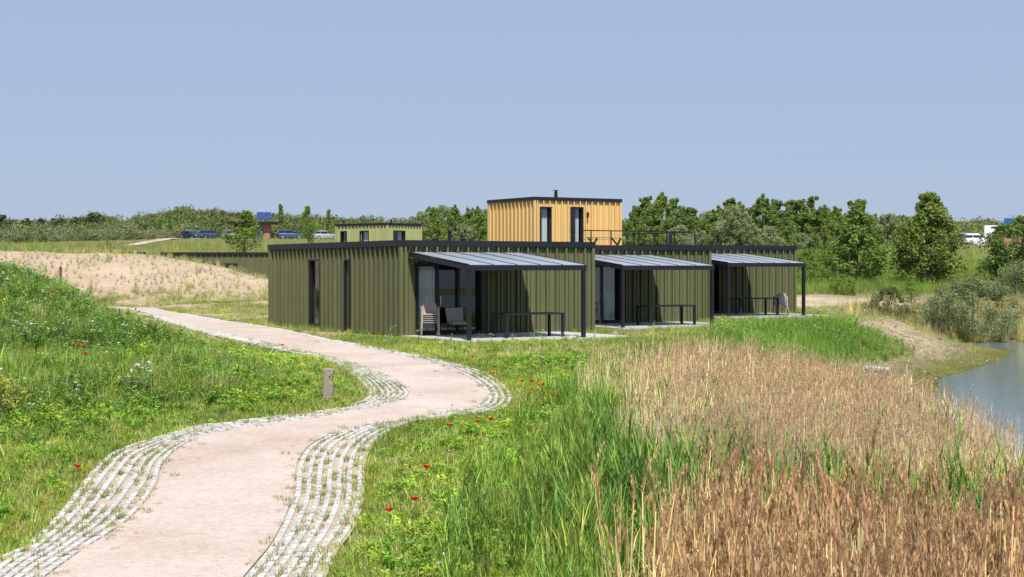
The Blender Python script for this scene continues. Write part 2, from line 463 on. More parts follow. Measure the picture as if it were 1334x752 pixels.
def zfun(X, Y):
    X = np.asarray(X, float); Y = np.asarray(Y, float)
    z = z0(Y)
    back = np.interp(Y, [0,78,90,115,150,230,285,340,420,700,3000], [0,0,0.1,1.0,2.5,5.8,6.7,6.9,7.2,8,8])
    hx = X/np.maximum(Y,1)*FPX+CX        # bearing, in the same measure as the focal length
    H = np.interp(hx, [-300,0,80,128,160,200,245,300,350,440,530,640,900,1250,1340,1800],
                  [2.6,2.7,3.8,5.6,3.8,5.4,7.4,5.8,5.3,4.6,3.6,4.0,4.2,4.4,4.4,4.2])+0.35*np.sin(hx*0.11)
    hill = sm(295, 400, Y)*H*(1-0.5*sm(430, 600, Y))
    z = z+back+hill
    z = z+dune_h(X, Y)
    z = z+1.5*np.exp(-(((X-23)/15)**2+((Y-127)/9)**2))
    # low bank with meadow herbs inside the bend
    dp = seg_dist(PATH_EDGE, X, Y); ins = inside(PATH_OUT, X, Y); dp = np.where(ins, 0, dp)
    mound = 2.25*np.exp(-((X+20.5)**2/(2*6.6**2)+(Y-45)**2/(2*10.5**2)))
    left = sm(0, 4.5, dp)
    mound = mound*np.where(Y < 84, sm(0.2, 5.5, dp), 1)
    z = z+mound+0.12*wob(X, Y, 0.55)*left*sm(8, 20, Y)
    # bank down to the pond
    sdist = seg_dist(SHORE, X, Y); wet = inside(WPOLY, X, Y)
    tb = sm(0.0, 6.5, sdist)
    zz = ZW+0.03+(z-ZW)*tb
    zz = np.where(wet, ZW-0.02-np.minimum(0.18*sdist, 1.2), zz)
    z = np.where(Y < 110, np.where(sdist < 6.5, zz, np.where(wet, zz, z)), np.where(wet, zz, z))
    for o in CAB:
        d = pad_dist(o, -0.3, 7.5, -4.6, 9.0, X, Y)
        wgt = 1-sm(0.0, 2.6, d)
        z = z*(1-wgt)+(o[2]-0.06)*wgt
    return z

def axis(lo, hi, fine, step, grow, far_lo, far_hi):
    a = list(np.arange(lo, hi+1e-6, step)); s = step
    x = hi
    while x < far_hi: s *= grow; x += s; a.append(x)
    s = step; x = lo
    while x > far_lo: s *= grow; x -= s; a.insert(0, x)
    return np.array(a)
GX = axis(-26, 26, 0, 0.5, 1.07, -1600, 1600)
GY = axis(8, 112, 0, 0.55, 1.06, -60, 3000)
XX, YY = np.meshgrid(GX, GY)
ZZ = zfun(XX, YY)
nx, ny = len(GX), len(GY)

def zone_col(X, Y, Z):
    col = np.empty(X.shape+(3,)); col[:] = (0.19, 0.175, 0.075)
    def mixin(c, wt): col[:] = col*(1-wt[..., None])+np.array(c)*wt[..., None]
    n = wob(X, Y, 0.9); n2 = wob(X, Y, 2.3, 1.7)
    mixin((0.17, 0.16, 0.065), sm(105, 130, Y))
    mixin((0.13, 0.125, 0.06), sm(225, 300, Y))
    # planted sand dune
    dn = sm(0.12, 0.5, dune_h(X, Y)+0.12*n)*(1-sm(99.5, 103, Y))*(Y > 78)
    mixin((0.45, 0.345, 0.25), dn)
    # sand scars at the path edge and around the cabins
    dp = seg_dist(PATH_EDGE, X, Y)
    scar = (sm(-.3, 0.3, n2+0.1))*(1-sm(1.5, 4.0, dp))*sm(42, 46, Y)*(Y < 90)+sm(-.2, .4, n+.3*n2)*(X < -5)*sm(47, 52, Y)*(Y < 90)
    mixin((0.44, 0.335, 0.235), np.clip(scar, 0, .92))
    dry = np.exp(-(((X-1.6)/3.4)**2+((Y-41)/3.0)**2))
    mixin((0.50, 0.41, 0.29), np.clip(dry*1.8, 0, 0.95)*sm(-0.6, 0.2, n2+0.4))
    mixin((0.50, 0.39, 0.28), np.clip(1.5*np.exp(-(((X-19)/6.5)**2+((Y-88)/8)**2)), 0, .95))
    sdist = seg_dist(SHORE, X, Y)
    wet = inside(WPOLY, X, Y)
    sand = np.exp(-(((X-16.3)/2.6)**2+((Y-60)/5.5)**2))+.7*np.exp(-(((X-12.2)/1.3)**2+((Y-50)/3)**2))
    mixin((0.40, 0.31, 0.21), np.clip(sand*1.5*sm(-.9, .2, n2+.35*n+.2), 0, 1))
    mixin((0.24, 0.18, 0.12), (1-sm(1.2, 3.0, sdist+.4*n))*((Y > 40) & (Y < 70))*.8)
    alg = (1-sm(0.7, 2.0, sdist+0.5*n2))*((Y > 40) & (Y < 68))
    mixin((0.135, 0.145, 0.022), alg*0.95*sm(-.9, .1, n2+.3*n+.25))
    mixin((0.09, 0.08, 0.055), np.where(wet, 1.0, 0.0))
    return np.clip(col, 0, 1)
ZC = zone_col(XX, YY, ZZ)
# ground slightly sunk under the path so the sheets never touch
pin = inside(PATH_OUT, XX, YY)
ZG = ZZ-np.where(pin & (seg_dist(PATH_EDGE, XX, YY) > .4), 0.03, 0)
me = bpy.data.meshes.new("ground")
vv = np.stack([XX, YY, ZG], -1).reshape(-1, 3)
idx = np.arange(nx*ny).reshape(ny, nx)
ff = np.stack([idx[:-1,:-1], idx[:-1,1:], idx[1:,1:], idx[1:,:-1]], -1).reshape(-1, 4)
me.from_pydata(vv.tolist(), [], ff.tolist())
ca = me.color_attributes.new("zone", 'FLOAT_COLOR', 'POINT')
ca.data.foreach_set("color", np.concatenate([ZC.reshape(-1,3), np.ones((nx*ny,1))], 1).astype(np.float32).ravel())
me.materials.append(M['ground'])
me.polygons.foreach_set("use_smooth", [True]*len(ff))
ground = tag(link("ground", me), kind="structure")

# pond
wb = MB()
wb.add([(0,-30,ZW),(400,-30,ZW),(400,110,ZW),(0,110,ZW)], [(0,1,2,3)])
tag(wb.build("pond_water", M['water']), kind="structure")

# ------------------------------------------------------------------ path
def sheet(poly, dz, step):
    P = [Vector(p) for p in poly]; n = len(P)
    lo = poly.min(0); hi = poly.max(0)
    gx, gy = np.meshgrid(np.arange(lo[0], hi[0], step), np.arange(lo[1], hi[1], step))
    gx = gx.ravel()+rng.uniform(-.1,.1,gx.size)*step; gy = gy.ravel()+rng.uniform(-.1,.1,gy.size)*step
    k = inside(poly, gx, gy) & (seg_dist(np.vstack([poly, poly[:1]]), gx, gy) > step*0.35)
    P += [Vector(p) for p in zip(gx[k], gy[k])]
    r = delaunay_2d_cdt(P, [(i, (i+1) % n) for i in range(n)], [], 1, 1e-5)
    V = np.array([(v.x, v.y) for v in r[0]])
    z = z0(V[:,1])+np.interp(V[:,1], [78,90], [0,0.1])+dz
    return np.column_stack([V, z]), [tuple(f) for f in r[2]]
path = MB()
V, F = sheet(PATH_IN, 0.053, 0.45)
V[:,2] += 0.008*wob(V[:,0], V[:,1], 1.1)
path.add(V, F)
path = tag(path.build("path", M['gravel'], smooth=True), kind="structure")
bed = MB(); V, F = sheet(PATH_OUT, 0.036, 0.6); bed.add(V, F)
M['bed'] = paint("sandy_joint_fill", (0.40, 0.325, 0.245), 0.95, 0, 0.25, 3.0, 0.5, 30, 0.1)
bed.build("paver_bed", M['bed'], path)

# grass pavers: comb-shaped concrete bars laid in rows that follow the path edge
def paver_mesh(L, W, T):
    b = MB()
    b.bbox(-L/2, L/2, -W/2, W/2, -0.05, 0.0, 0.008)
    for x in (0.0,): b.bbox(x-0.022, x+0.022, W/2+0.001, W/2+T, -0.05, -0.026, 0.006)
    return b
PL, PW = 0.19, 0.072
pvs = []
def lay_rows(O, I, target):
    seg = np.hypot(*np.diff((O+I)/2, axis=0).T); s = np.concatenate([[0], np.cumsum(seg)])
    nr = 7
    for r in range(nr):
        f = (r+0.5)/nr
        line = I*(1-f)+O*f
        sg = np.hypot(*np.diff(line, axis=0).T); sl = np.concatenate([[0], np.cumsum(sg)])
        u = rng.uniform(0, PL)
        while u < sl[-1]-PL:
            p = np.array([np.interp(u+PL/2, sl, line[:,0]), np.interp(u+PL/2, sl, line[:,1])])
            a = np.array([np.interp(u, sl, line[:,0]), np.interp(u, sl, line[:,1])])
            b = np.array([np.interp(u+PL, sl, line[:,0]), np.interp(u+PL, sl, line[:,1])])
            j = np.searchsorted(sl, u+PL/2)-1
            j = min(max(j, 0), len(O)-1)
            wid = np.hypot(*(O[j]-I[j]))
            u += PL+rng.uniform(.045, .075)
            if p[1] > 70: continue
            if rng.random() < (0.04 + (0.4 if p[1] > 47 else 0) + (0.25 if r >= nr-1 else 0.08 if r >= nr-2 else 0)): continue   # lost under the turf
            pit = wid/nr
            if pit < .045 and r not in (0, nr-1): continue
            if pit < .10 and r % 2: continue
            pvs.append((p[0], p[1], math.atan2(*(b-a)[::-1])+rng.normal(0, 0.02), target))
lay_rows(LO, LI, 1); lay_rows(RO, RI, -1)
pvs.sort(key=lambda q: q[1]-(0 if abs(q[0]) < 0.345*q[1] and q[1] > 15.4 else -100))
pm = paver_mesh(PL, PW, 0.05).mesh("paver", M['paver'])
rest = MB(); base = paver_mesh(PL, PW, 0.05)
bV = np.concatenate(base.v)
for i, (x, y, a, sgn) in enumerate(pvs):
    z = float(z0(y))+0.064+rng.uniform(-0.003, 0.003)
    if i < 300:
        o = link("paver", pm, path, (x, y, z), (rng.normal(0, .012), rng.normal(0, .012), a))
    else:
        c, s_ = math.cos(a), math.sin(a)
        rest.add(np.column_stack([bV[:,0]*c-bV[:,1]*s_+x, bV[:,0]*s_+bV[:,1]*c+y, bV[:,2]+z]), base.f)
if rest.n:
    tag(rest.build("paver_rows", M['paver'], path), kind="stuff")

# ------------------------------------------------------------------ cabins
PITCH, FIN = 0.37, 0.10
_panel = {}
def panel_mesh(h, mat, wd=PITCH):
    key = (round(h,3), mat.name, round(wd,3))
    if key not in _panel:
        b = MB()
        k = wd/PITCH
        xs = [(0,0.0),(0.06,0),(0.065,FIN),(0.125,FIN),(0.13,0.0),(0.225,0.0),(0.228,0.045),(0.255,0.045),(0.258,0.0),(0.368,0.0)]
        xs = [(x*k, y) for x, y in xs]
        n = len(xs)
        V = [(x, -0.012-y, 0) for x, y in xs]+[(x, -0.012-y, h) for x, y in xs]
        V += [(0,0.0,0),(xs[-1][0],0.0,0),(0,0.0,h),(xs[-1][0],0.0,h)]
        F = [(i, i+1, n+i+1, n+i) for i in range(n-1)]
        F += [(2*n, 0, n, 2*n+2), (n-1, 2*n+1, 2*n+3, 2*n-1)]
        b.add(V, F)
        _panel[key] = b.mesh("cladding_panel", mat)
    return _panel[key]

def clad(wall, mat, p0, rz, length, zb, zt, holes):
    """row of cladding panels on one wall side; holes = (a, b, z0, z1) along the side"""
    n = max(1, round(length/PITCH)); wd = length/n
    c, s_ = math.cos(rz), math.sin(rz)
    for i in range(n):
        a, b = i*wd, (i+1)*wd
        spans = [(zb, zt)]
        for (ha, hb, h0, h1) in holes:
            ov = min(b, hb)-max(a, ha)
            if ov > wd*0.5:
                ns = []
                for (q0, q1) in spans:
                    if h1 <= q0 or h0 >= q1: ns.append((q0, q1)); continue
                    if h0-q0 > 0.05: ns.append((q0, h0))
                    if q1-h1 > 0.05: ns.append((h1, q1))
                spans = ns
        for (q0, q1) in spans:
            link("cladding_panel", panel_mesh(q1-q0, mat, wd), wall, (p0[0]+c*a, p0[1]+s_*a, q0), (0, 0, rz))

def wall_boxes(b, length, th, zb, zt, holes, fn):
    """boxes of one wall round its openings; fn maps (a0,a1,z0,z1) to a box"""
    cuts = sorted(holes); a = 0
    for (ha, hb, h0, h1) in cuts:
        if ha > a: fn(a, ha, zb, zt)
        if h0 > zb: fn(ha, hb, zb, h0)
        if h1 < zt: fn(ha, hb, h1, zt)
        a = hb
    if a < length: fn(a, length, zb, zt)

def box_shell(root, W, D, zb, zt, mat, front, leftw, rightw=(), prefix=""):
    """outer walls with openings, then cladding on all sides (front y=0, left x=0)"""
    b = MB(); th = 0.2
    wall_boxes(b, W, th, zb, zt, front, lambda a0,a1,q0,q1: b.box(a0,a1,0,th,q0,q1))
    lh = [(a-th, c-th, q0, q1) for a, c, q0, q1 in leftw]
    wall_boxes(b, D-2*th, th, zb, zt, lh, lambda a0,a1,q0,q1: b.box(0,th,th+a0,th+a1,q0,q1))
    rh = [(a-th, c-th, q0, q1) for a, c, q0, q1 in rightw]
    wall_boxes(b, D-2*th, th, zb, zt, rh, lambda a0,a1,q0,q1: b.box(W-th,W,th+a0,th+a1,q0,q1))
    b.box(0, W, D-th, D, zb, zt)
    wall = b.build("wall", mat, root)
    clad(wall, mat, (0, 0), 0, W, zb, zt, front)
    clad(wall, mat, (0, D), -math.pi/2, D, zb, zt, [(D-c, D-a, q0, q1) for a, c, q0, q1 in leftw])
    clad(wall, mat, (W, 0), math.pi/2, D, zb, zt, list(rightw))
    clad(wall, mat, (W, D), math.pi, W, zb, zt, [])
    # corner trims close the cladding at its edges
    for x, y in ((0,0),(W,0),(0,D),(W,D)):
        sx = -1 if x == 0 else 1; sy = -1 if y == 0 else 1
        x0, x1 = sorted((x+sx*0.001, x+sx*(FIN+0.012))); y0, y1 = sorted((y+sy*0.001, y+sy*(FIN+0.012)))
        cm = MB(); cm.box(x0, x1, y0, y1, zb, zt); cm.build("corner_trim", mat, wall)
    return wall

def flat_roof(root, W, D, z0_, z1_, o=FIN+0.03):
    b = MB()
    x0,x1,y0,y1 = -o,W+o,-o,D+o; t = 0.05
    b.box(x0,x1,y0,y0+t,z0_,z1_); b.box(x0,x1,y1-t,y1,z0_,z1_)
    b.box(x0,x0+t,y0+t,y1-t,z0_,z1_); b.box(x1-t,x1,y0+t,y1-t,z0_,z1_)
    d = MB(); d.box(x0+t,x1-t,y0+t,y1-t,z0_+0.002,z1_-0.03)
    roof = d.build("roof", M['roofing'], root)
    b.build("fascia", M['black'], roof)
    return roof

def window(root, kind, a0, a1, q0, q1, side, depth=0.12, fw=0.055, mull=(), lip=FIN+0.014):
    """framed glazing set back in an opening; side 'front' runs along x at y=0, 'left' along y at x=0"""
    def bx(b, a, c, d0, d1, e, f):
        if side == 'front': b.box(a, c, d0, d1, e, f)
        else: b.box(d0, d1, a, c, e, f)
    f = MB()
    bx(f, a0+.002, a0+fw, -lip, depth, q0+.002, q1-.002); bx(f, a1-fw, a1-.002, -lip, depth, q0+.002, q1-.002)
    bx(f, a0+fw, a1-fw, -lip, depth, q1-fw, q1-.002); bx(f, a0+fw, a1-fw, -lip, depth, q0+.002, q0+fw)
    for mcen in mull: bx(f, mcen-0.05, mcen+0.05, depth-0.08, depth-0.001, q0+fw, q1-fw)
    wn = f.build(kind, M['frame'], root)
    edges = [a0+fw]+[e for mcen in mull for e in (mcen-0.05, mcen+0.05)]+[a1-fw]
    for i in range(0, len(edges), 2):
        p = MB(); bx(p, edges[i], edges[i+1], depth-0.045, depth-0.033, q0+fw, q1-fw)
        p.build("pane", M['glass'], wn)
    return wn

def curtain(parent, a0, a1, q0, q1, side, depth):
    b = MB(); n = 40; V = []; F = []
    for i in range(n+1):
        a = a0+(a1-a0)*i/n; d = depth+0.03*math.sin(i*1.25)+0.012*math.sin(i*2.9)
        for q in (q0, q1): V.append((a, d, q) if side == 'front' else (d, a, q))
    for i in range(n): F.append((2*i, 2*i+2, 2*i+3, 2*i+1))
    b.add(V, F); return b.build("curtain", M['curtain'], parent, smooth=True)

def roof_pipe(root, x, y, z, h, r=0.07):
    b = MB(); b.tube([(x,y,z),(x,y,z+h)], r, 12)
    b.tube([(x,y,z+h+0.05),(x,y,z+h+0.09)], [r*1.7, r*1.5], 12)
    b.tube([(x,y,z+h),(x,y,z+h+0.05)], r*0.7, 12)
    b.tube([(x,y,z),(x,y,z+0.05)], [r*2.2, r*1.6], 12)
    return b.build("flue_pipe", M['frame'], root, smooth=False)
def roof_vent(root, x, y, z):
    b = MB(); b.tube([(x,y,z),(x,y,z+0.1)], 0.06, 10); b.tube([(x,y,z+0.1),(x,y,z+0.16),(x,y,z+0.2)], [0.11,0.12,0.04], 10)
    return b.build("roof_vent", M['frame'], root)

def pergola(root, u0, u1, out, zb, zf):
    """glass-roofed frame against the front wall, sloping down to two posts"""
    fr = MB(); y0 = -FIN-0.02
    fr.box(u0, u1, y0-0.07, y0, zb-0.10, zb+0.03)                         # wall plate
    fr.box(u0-0.02, u1+0.02, -out-0.06, -out+0.08, zf-0.13, zf+0.03)      # gutter beam
    for x in (u0+0.03, u1-0.03): fr.beam((x, y0-0.07, zb-0.045), (x, -out+0.08, zf-0.045), 0.07, 0.13)
    pg = fr.build("pergola", M['black'], root)
    n = 5
    for i in range(n+1):
        x = u0+0.03+(u1-u0-0.06)*i/n
        if 0 < i < n:
            r = MB(); r.beam((x, y0-0.071, zb-0.02), (x, -out+0.081, zf-0.02), 0.06, 0.10); r.build("rafter", M['black'], pg)
        cp = MB(); cp.beam((x, y0-0.03, zb+0.056), (x, -out-0.02, zf+0.056), 0.05, 0.012); cp.build("cap_strip", M['black'], pg)
    for i in range(n):
        a = u0+0.03+(u1-u0-0.06)*i/n+0.027; c = u0+0.03+(u1-u0-0.06)*(i+1)/n-0.027
        p = MB()
        p.add([(a,y0-0.03,zb+.034),(c,y0-0.03,zb+.034),(c,-out-0.03,zf+.034),(a,-out-0.03,zf+.034),
               (a,y0-0.03,zb+.050),(c,y0-0.03,zb+.050),(c,-out-0.03,zf+.050),(a,-out-0.03,zf+.050)],
              [(0,1,2,3),(7,6,5,4),(0,4,5,1),(1,5,6,2),(2,6,7,3),(3,7,4,0)])
        p.build("roof_pane", M['polycarb'], pg)
    for x in (u0+0.055, u1-0.055):
        p = MB(); p.box(x-0.055, x+0.055, -out-0.045, -out+0.065, 0.0, zf-0.131)
        p.box(x-0.08, x+0.08, -out-0.07, -out+0.09, 0.0, 0.012)
        p.build("post", M['black'], pg)
    return pg

def cabin(o, label, W=7.2, D=11.0, pipes=(), vents=(), curt=(0.55, 1.3), leftw=True):
    t = thing("cabin", label, "cabin", (o[0], o[1], o[2]), ANG, "olive green cabins along the path and pond")
    zt = 2.84
    fh = [(0.49, 2.92, 0.04, 2.30)]
    lw = [(3.70, 4.20, 0.10, 2.46), (6.22, 7.22, 0.10, 2.46)] if leftw else []
    box_shell(t, W, D, 0.0, zt, M['olive'], fh, lw)
    roof = flat_roof(t, W, D, zt+0.001, 3.03)
    for (x, y, h) in pipes: roof_pipe(roof, x, y, 3.0, h)
    for (x, y) in vents: roof_vent(roof, x, y, 3.0)
    gd = window(t, "sliding_door", 0.49, 2.92, 0.04, 2.30, 'front', 0.14, 0.07, mull=(1.33,2.10))
    hd = MB(); hd.box(1.40, 1.43, 0.02, 0.055, 0.95, 1.25); hd.build("door_handle", M['rim'], gd)
    curtain(gd, curt[0], curt[1], 0.12, 2.2, 'front', 0.22)
    for (a, c, q0, q1) in lw:
        wn = window(t, "window", a, c, q0, q1, 'left', 0.05, 0.06)
        curtain(wn, a+0.08, a+(c-a)*.6, q0+.08, q1-.08, 'left', 0.22)
    fl = MB(); fl.box(0.2, W-0.2, 0.2, D-0.2, 0.001, 0.035); fl.build("floor_board", M['floorwood'], t)
    iw = MB(); iw.box(0.21, W-0.21, 4.9, 5.0, 0.04, 2.6); iw.build("partition", M['inside'], t)
    ce = MB(); ce.box(0.2, W-0.2, 0.2, D-0.2, 2.62, 2.66); ce.build("inner_ceiling", M['inside'], t)
    pergola(t, 0.18, 4.34, 4.0, 2.60, 2.20)
    return t
c1 = cabin(CAB[0], "olive green cabin beside the gravel path with two narrow side windows", pipes=((4.1,4.4,0.42),), vents=((3.1,3.6),(4.0,3.2)))
c2 = cabin(CAB[1], "middle cabin of the three olive green ones with glass porch roofs", pipes=((7.05,2.3,0.5),), vents=((5.6,2.3),), curt=(1.42, 2.78))
c3 = cabin(CAB[2], "olive green cabin closest to the sandy pond bank, last of the row", D=8.4, curt=(0.56, 1.0))

# terraces
for o in CAB:
    b = MB()
    def slab(x0,x1,y0,y1,zt=0.0):
        b.bbox(x0,x1,y0,y1,-0.15,zt,0.01)
    slab(-0.05, 6.1, -4.45, -0.001)
    ob = b.build("terrace", M['slab']); ob.location = (o[0], o[1], o[2]); ob.rotation_euler = (0,0,ANG)
    tag(ob, kind="structure")

# other buildings --------------------------------------------------
def upper_box(root, mat, W, D, zb, zt, front, leftw, pipe=None):
    """second storey standing on a flat roof"""
    wall = box_shell(root, W, D, zb, zt, mat, [f[:4] for f in front], [f[:4] for f in leftw])
    roof = flat_roof(root, W, D, zt+0.001, zt+0.16)
    if pipe: roof_pipe(roof, pipe[0], pipe[1], zt+0.13, pipe[2], 0.09)
    for f in front:
        wn = window(root, f[4], *f[:4], 'front', 0.1, 0.07)
        if f[4] == "window": curtain(wn, f[0]+0.1, f[1]-0.1, f[2]+.08, f[3]-.08, 'front', 0.2)
        else: curtain(wn, f[0]+(f[1]-f[0])*0.62, f[1]-0.1, f[2]+.08, f[3]-.08, 'front', 0.22)
    for f in leftw:
        wn = window(root, f[4], *f[:4], 'left', 0.1, 0.07)
        curtain(wn, f[0]+0.08, f[1]-0.2, f[2]+.08, f[3]-.08, 'left', 0.2)
    iw = MB(); iw.box(0.21, W-0.21, D*0.6, D*0.6+0.05, zb, zt-0.05); iw.build("partition", M['inside'], root)
    return wall

# yellow upper storey with roof terrace
YO = (1.15, 76.0, 0.0)
yh = thing("two_storey_house", "house with yellow clad upper storey and black railed roof terrace", "house", YO, ANG)
lowb = MB(); lowb.box(-0.9, 8.55, -2.1, -1.9, -0.3, 2.84); lowb.box(-0.9, 8.55, 8.3, 8.5, -0.3, 2.84)
lowb.box(-0.9, -0.7, -1.9, 8.3, -0.3, 2.84); lowb.box(8.35, 8.55, -1.9, 8.3, -0.3, 2.84)
lw_ = lowb.build("lower_wall", M['olive'], yh)
clad(lw_, M['olive'], (-0.9, -2.1), 0, 9.45, -0.3, 2.84, [])
clad(lw_, M['olive'], (8.55, -2.1), math.pi/2, 10.6, -0.3, 2.84, [])
rb = MB(); rb.box(-0.98, 8.63, -2.18, 8.58, 2.842, 2.95); lr = rb.build("terrace_roof", M['roofing'], yh)
fb = MB(); fb.box(-1.04, 8.69, -2.24, -2.181, 2.83, 3.0); fb.box(-1.04, 8.69, 8.581, 8.64, 2.83, 3.0)
fb.box(-1.04, -0.981, -2.18, 8.58, 2.83, 3.0); fb.box(8.631, 8.69, -2.18, 8.58, 2.83, 3.0); fb.build("fascia", M['black'], lr)
upper_box(yh, M['yellow'], 5.1, 4.5, 2.952, 5.55, [(0.26,0.93,3.05,5.22,"window"),(2.08,2.84,3.0,5.25,"terrace_door")], [], (2.0,1.2,0.38))
lm = MB(); lm.box(3.02,3.10,-0.23,-0.113,4.75,4.98); lm.tube([(3.06,-0.18,4.70),(3.06,-0.18,4.75)],0.035,8); lm.build("wall_lamp", M['frame'], yh)
rl = MB(); yr = -2.06
for zz_ in (4.0, 3.55, 3.14):
    h_ = 0.05 if zz_ == 4.0 else 0.014
    rl.box(1.4, 8.47, yr-0.025, yr+0.025 if zz_ == 4.0 else yr-0.005, zz_-h_/2, zz_+h_/2)
    rl.box(8.43, 8.47, yr+0.026, 6.0, zz_-h_/2, zz_+h_/2)
rail = rl.build("railing", M['black'], yh)
for x in (1.45, 2.0, 3.2, 4.9, 6.66, 8.45):
    p = MB(); p.box(x-0.025, x+0.025, yr-0.024, yr+0.024, 2.951, 3.974); p.build("railing_post", M['black'], rail)
for y in (-0.3, 1.5, 3.4, 5.9):
    p = MB(); p.box(8.431, 8.469, y-0.025, y+0.025, 2.951, 3.974); p.build("railing_post", M['black'], rail)

def xtable(loc, rz, label):
    t = thing("picnic_table", label, "table", loc, rz)
    for i in range(4):
        b = MB(); b.bbox(-0.95, 0.95, -0.4+i*0.2, -0.4+i*0.2+0.19, 0.71, 0.75, 0.006); b.build("table_plank", M['wood'], t)
    for x in (-0.72, 0.72):
        b = MB(); b.beam((x-0.28,-0.1,0.0),(x+0.28,0.1,0.709),0.06,0.07); b.build("leg", M['frame'], t)
        b = MB(); b.beam((x+0.28,-0.1,0.0),(x-0.28,0.1,0.709),0.06,0.07); b.build("leg", M['frame'], t)
    return t
px_, py_ = loc2w(YO, 3.35, -1.35)
xtable((px_, py_, 2.951), ANG, "wooden table with black crossed legs on the railed roof terrace")

# pale green upper storey far behind
AL = math.atan2(0.8, 0.6)
lx = at(504, 117.0)
lh = thing("two_storey_house", "pale green upper storey showing above the roof of the path-side cabin", "house", (lx, 117.0, 0.7), AL-0.0)
# its long side faces left, its short side faces the pond
lowb = MB(); lowb.box(-1.5, 4.6, -1.6, 8.5, -1.2, 2.3); lo_ = lowb.build("lower_wall", M['lime'], lh)
rb = MB(); rb.box(-1.6, 4.7, -1.7, 8.6, 2.301, 2.45); rb.build("terrace_roof", M['black'], lh)
upper_box(lh, M['lime'], 3.95, 5.25, 2.451, 4.75, [(0.75,2.05,2.50,4.35,"terrace_door")], [(1.75,2.75,2.50,4.35,"window"),(4.2,4.8,2.50,4.35,"window")], (1.6,1.0,0.3))

# low cabins behind the dune
def low_cabin(x, y, z, rz, W, D, label, hole):
    t = thing("cabin", label, "cabin", (x, y, z), rz)
    b = MB(); b.box(0, W, 0, D, -0.6, 2.84)
    wl = b.build("wall", M['olive'], t)
    clad(wl, M['olive'], (0, 0), 0, W, -0.6, 2.84, [hole] if hole else [])
    flat_roof(t, W, D, 2.841, 3.03)
    if hole:
        f = MB(); f.box(hole[0], hole[1], -0.10, -0.002, hole[2], hole[3]); wn = f.build("window", M['frame'], t)
        p = MB(); p.box(hole[0]+0.08, hole[1]-0.08, -0.112, -0.101, hole[2]+0.1, hole[3]-0.08); p.build("pane", M['carglass'], wn)
    return t
low_cabin(at(212,108), 108, 0.22, R(1.0), 9.4, 8, "low olive cabin half sunk behind the planted sand dune", (2.6, 5.3, 1.0, 2.25))
low_cabin(at(151,118), 118, 0.35, R(4), 1.95, 6, "black flat roof just showing above the crest of the sand dune", None)

# ------------------------------------------------------------------ terrace furniture
def chair_parts(t):
    b = MB()   # seat
    b.bbox(-0.25, 0.25, -0.24, 0.22, 0.42, 0.455, 0.015); b.build("seat", M['taupe'], t)
    b = MB()   # curved back
    V = []; F = []; n = 8
    for k, (zz_, yy_, hw) in enumerate(((0.455,0.205,0.24),(0.58,0.235,0.235),(0.72,0.27,0.21),(0.80,0.285,0.17))):
        for i in range(n+1):
            a = -1+2*i/n
            V.append((a*hw, yy_-0.07*abs(a)**2.2, zz_)); V.append((a*hw, yy_+0.025-0.07*abs(a)**2.2, zz_))
    m_ = 2*(n+1)
    for k in range(3):
        for i in range(n):
            q = k*m_+2*i
            F += [(q, q+2, q+m_+2, q+m_), (q+3, q+1, q+m_+1, q+m_+3)]
        F += [(k*m_+1, k*m_, k*m_+m_, k*m_+m_+1), (k*m_+2*n, k*m_+2*n+1, k*m_+m_+2*n+1, k*m_+m_+2*n)]
    for i in range(n): F.append((3*m_+2*i, 3*m_+2*i+2, 3*m_+2*i+3, 3*m_+2*i+1))
    b.add(V, F); b.build("backrest", M['taupe'], t, smooth=False)
    for s_ in (-1, 1):
        b = MB(); b.beam((s_*0.275,-0.23,0.63),(s_*0.255,0.22,0.66),0.055,0.03); b.build("armrest", M['taupe'], t)
        b = MB(); b.add([(s_*0.25-0.02,-0.25,0.62),(s_*0.25+0.03,-0.25,0.62),(s_*0.25+0.03,-0.17,0.62),(s_*0.25-0.02,-0.17,0.62),
                         (s_*0.28-0.02,-0.29,0),(s_*0.28+0.02,-0.29,0),(s_*0.28+0.02,-0.25,0),(s_*0.28-0.02,-0.25,0)],
                        [(0,1,2,3),(7,6,5,4),(0,4,5,1),(1,5,6,2),(2,6,7,3),(3,7,4,0)]); b.build("leg", M['taupe'], t)
        b = MB(); b.add([(s_*0.24-0.025,0.14,0.64),(s_*0.24+0.025,0.14,0.64),(s_*0.24+0.025,0.22,0.64),(s_*0.24-0.025,0.22,0.64),
                         (s_*0.27-0.02,0.27,0),(s_*0.27+0.02,0.27,0),(s_*0.27+0.02,0.31,0),(s_*0.27-0.02,0.31,0)],
                        [(0,1,2,3),(7,6,5,4),(0,4,5,1),(1,5,6,2),(2,6,7,3),(3,7,4,0)]); b.build("leg", M['taupe'], t)
def chair_stack(o, u, wd, rz, n, label, group):
    x, y = loc2w(o, u, -wd); c, s_ = math.cos(rz), math.sin(rz)
    t = thing("stacking_chair", label, "chair", (x, y, o[2]+0.001), rz, group); chair_parts(t)
    for i in range(1, n):
        k = copy_tree(t); k.location = (x-(-s_)*(-0.012*i)*0+s_*0.022*i, y-c*0.022*i, o[2]+0.001+0.062*i); k["label"] = label; k["group"] = group
chair_stack(CAB[0], 0.62, 0.75, ANG-R(25), 5, "taupe plastic armchair in the stack by the path-side cabin's glass doors", "stacked chairs of the path-side cabin")
chair_stack(CAB[1], 0.95, 0.85, ANG-R(60), 2, "taupe armchair before the curtained glass of the middle cabin", "chairs of the middle cabin")
chair_stack(CAB[2], 4.75, 2.0, ANG+R(150), 3, "taupe armchair stacked at the table end near the pond bank", "stacked chairs of the pond-side cabin")

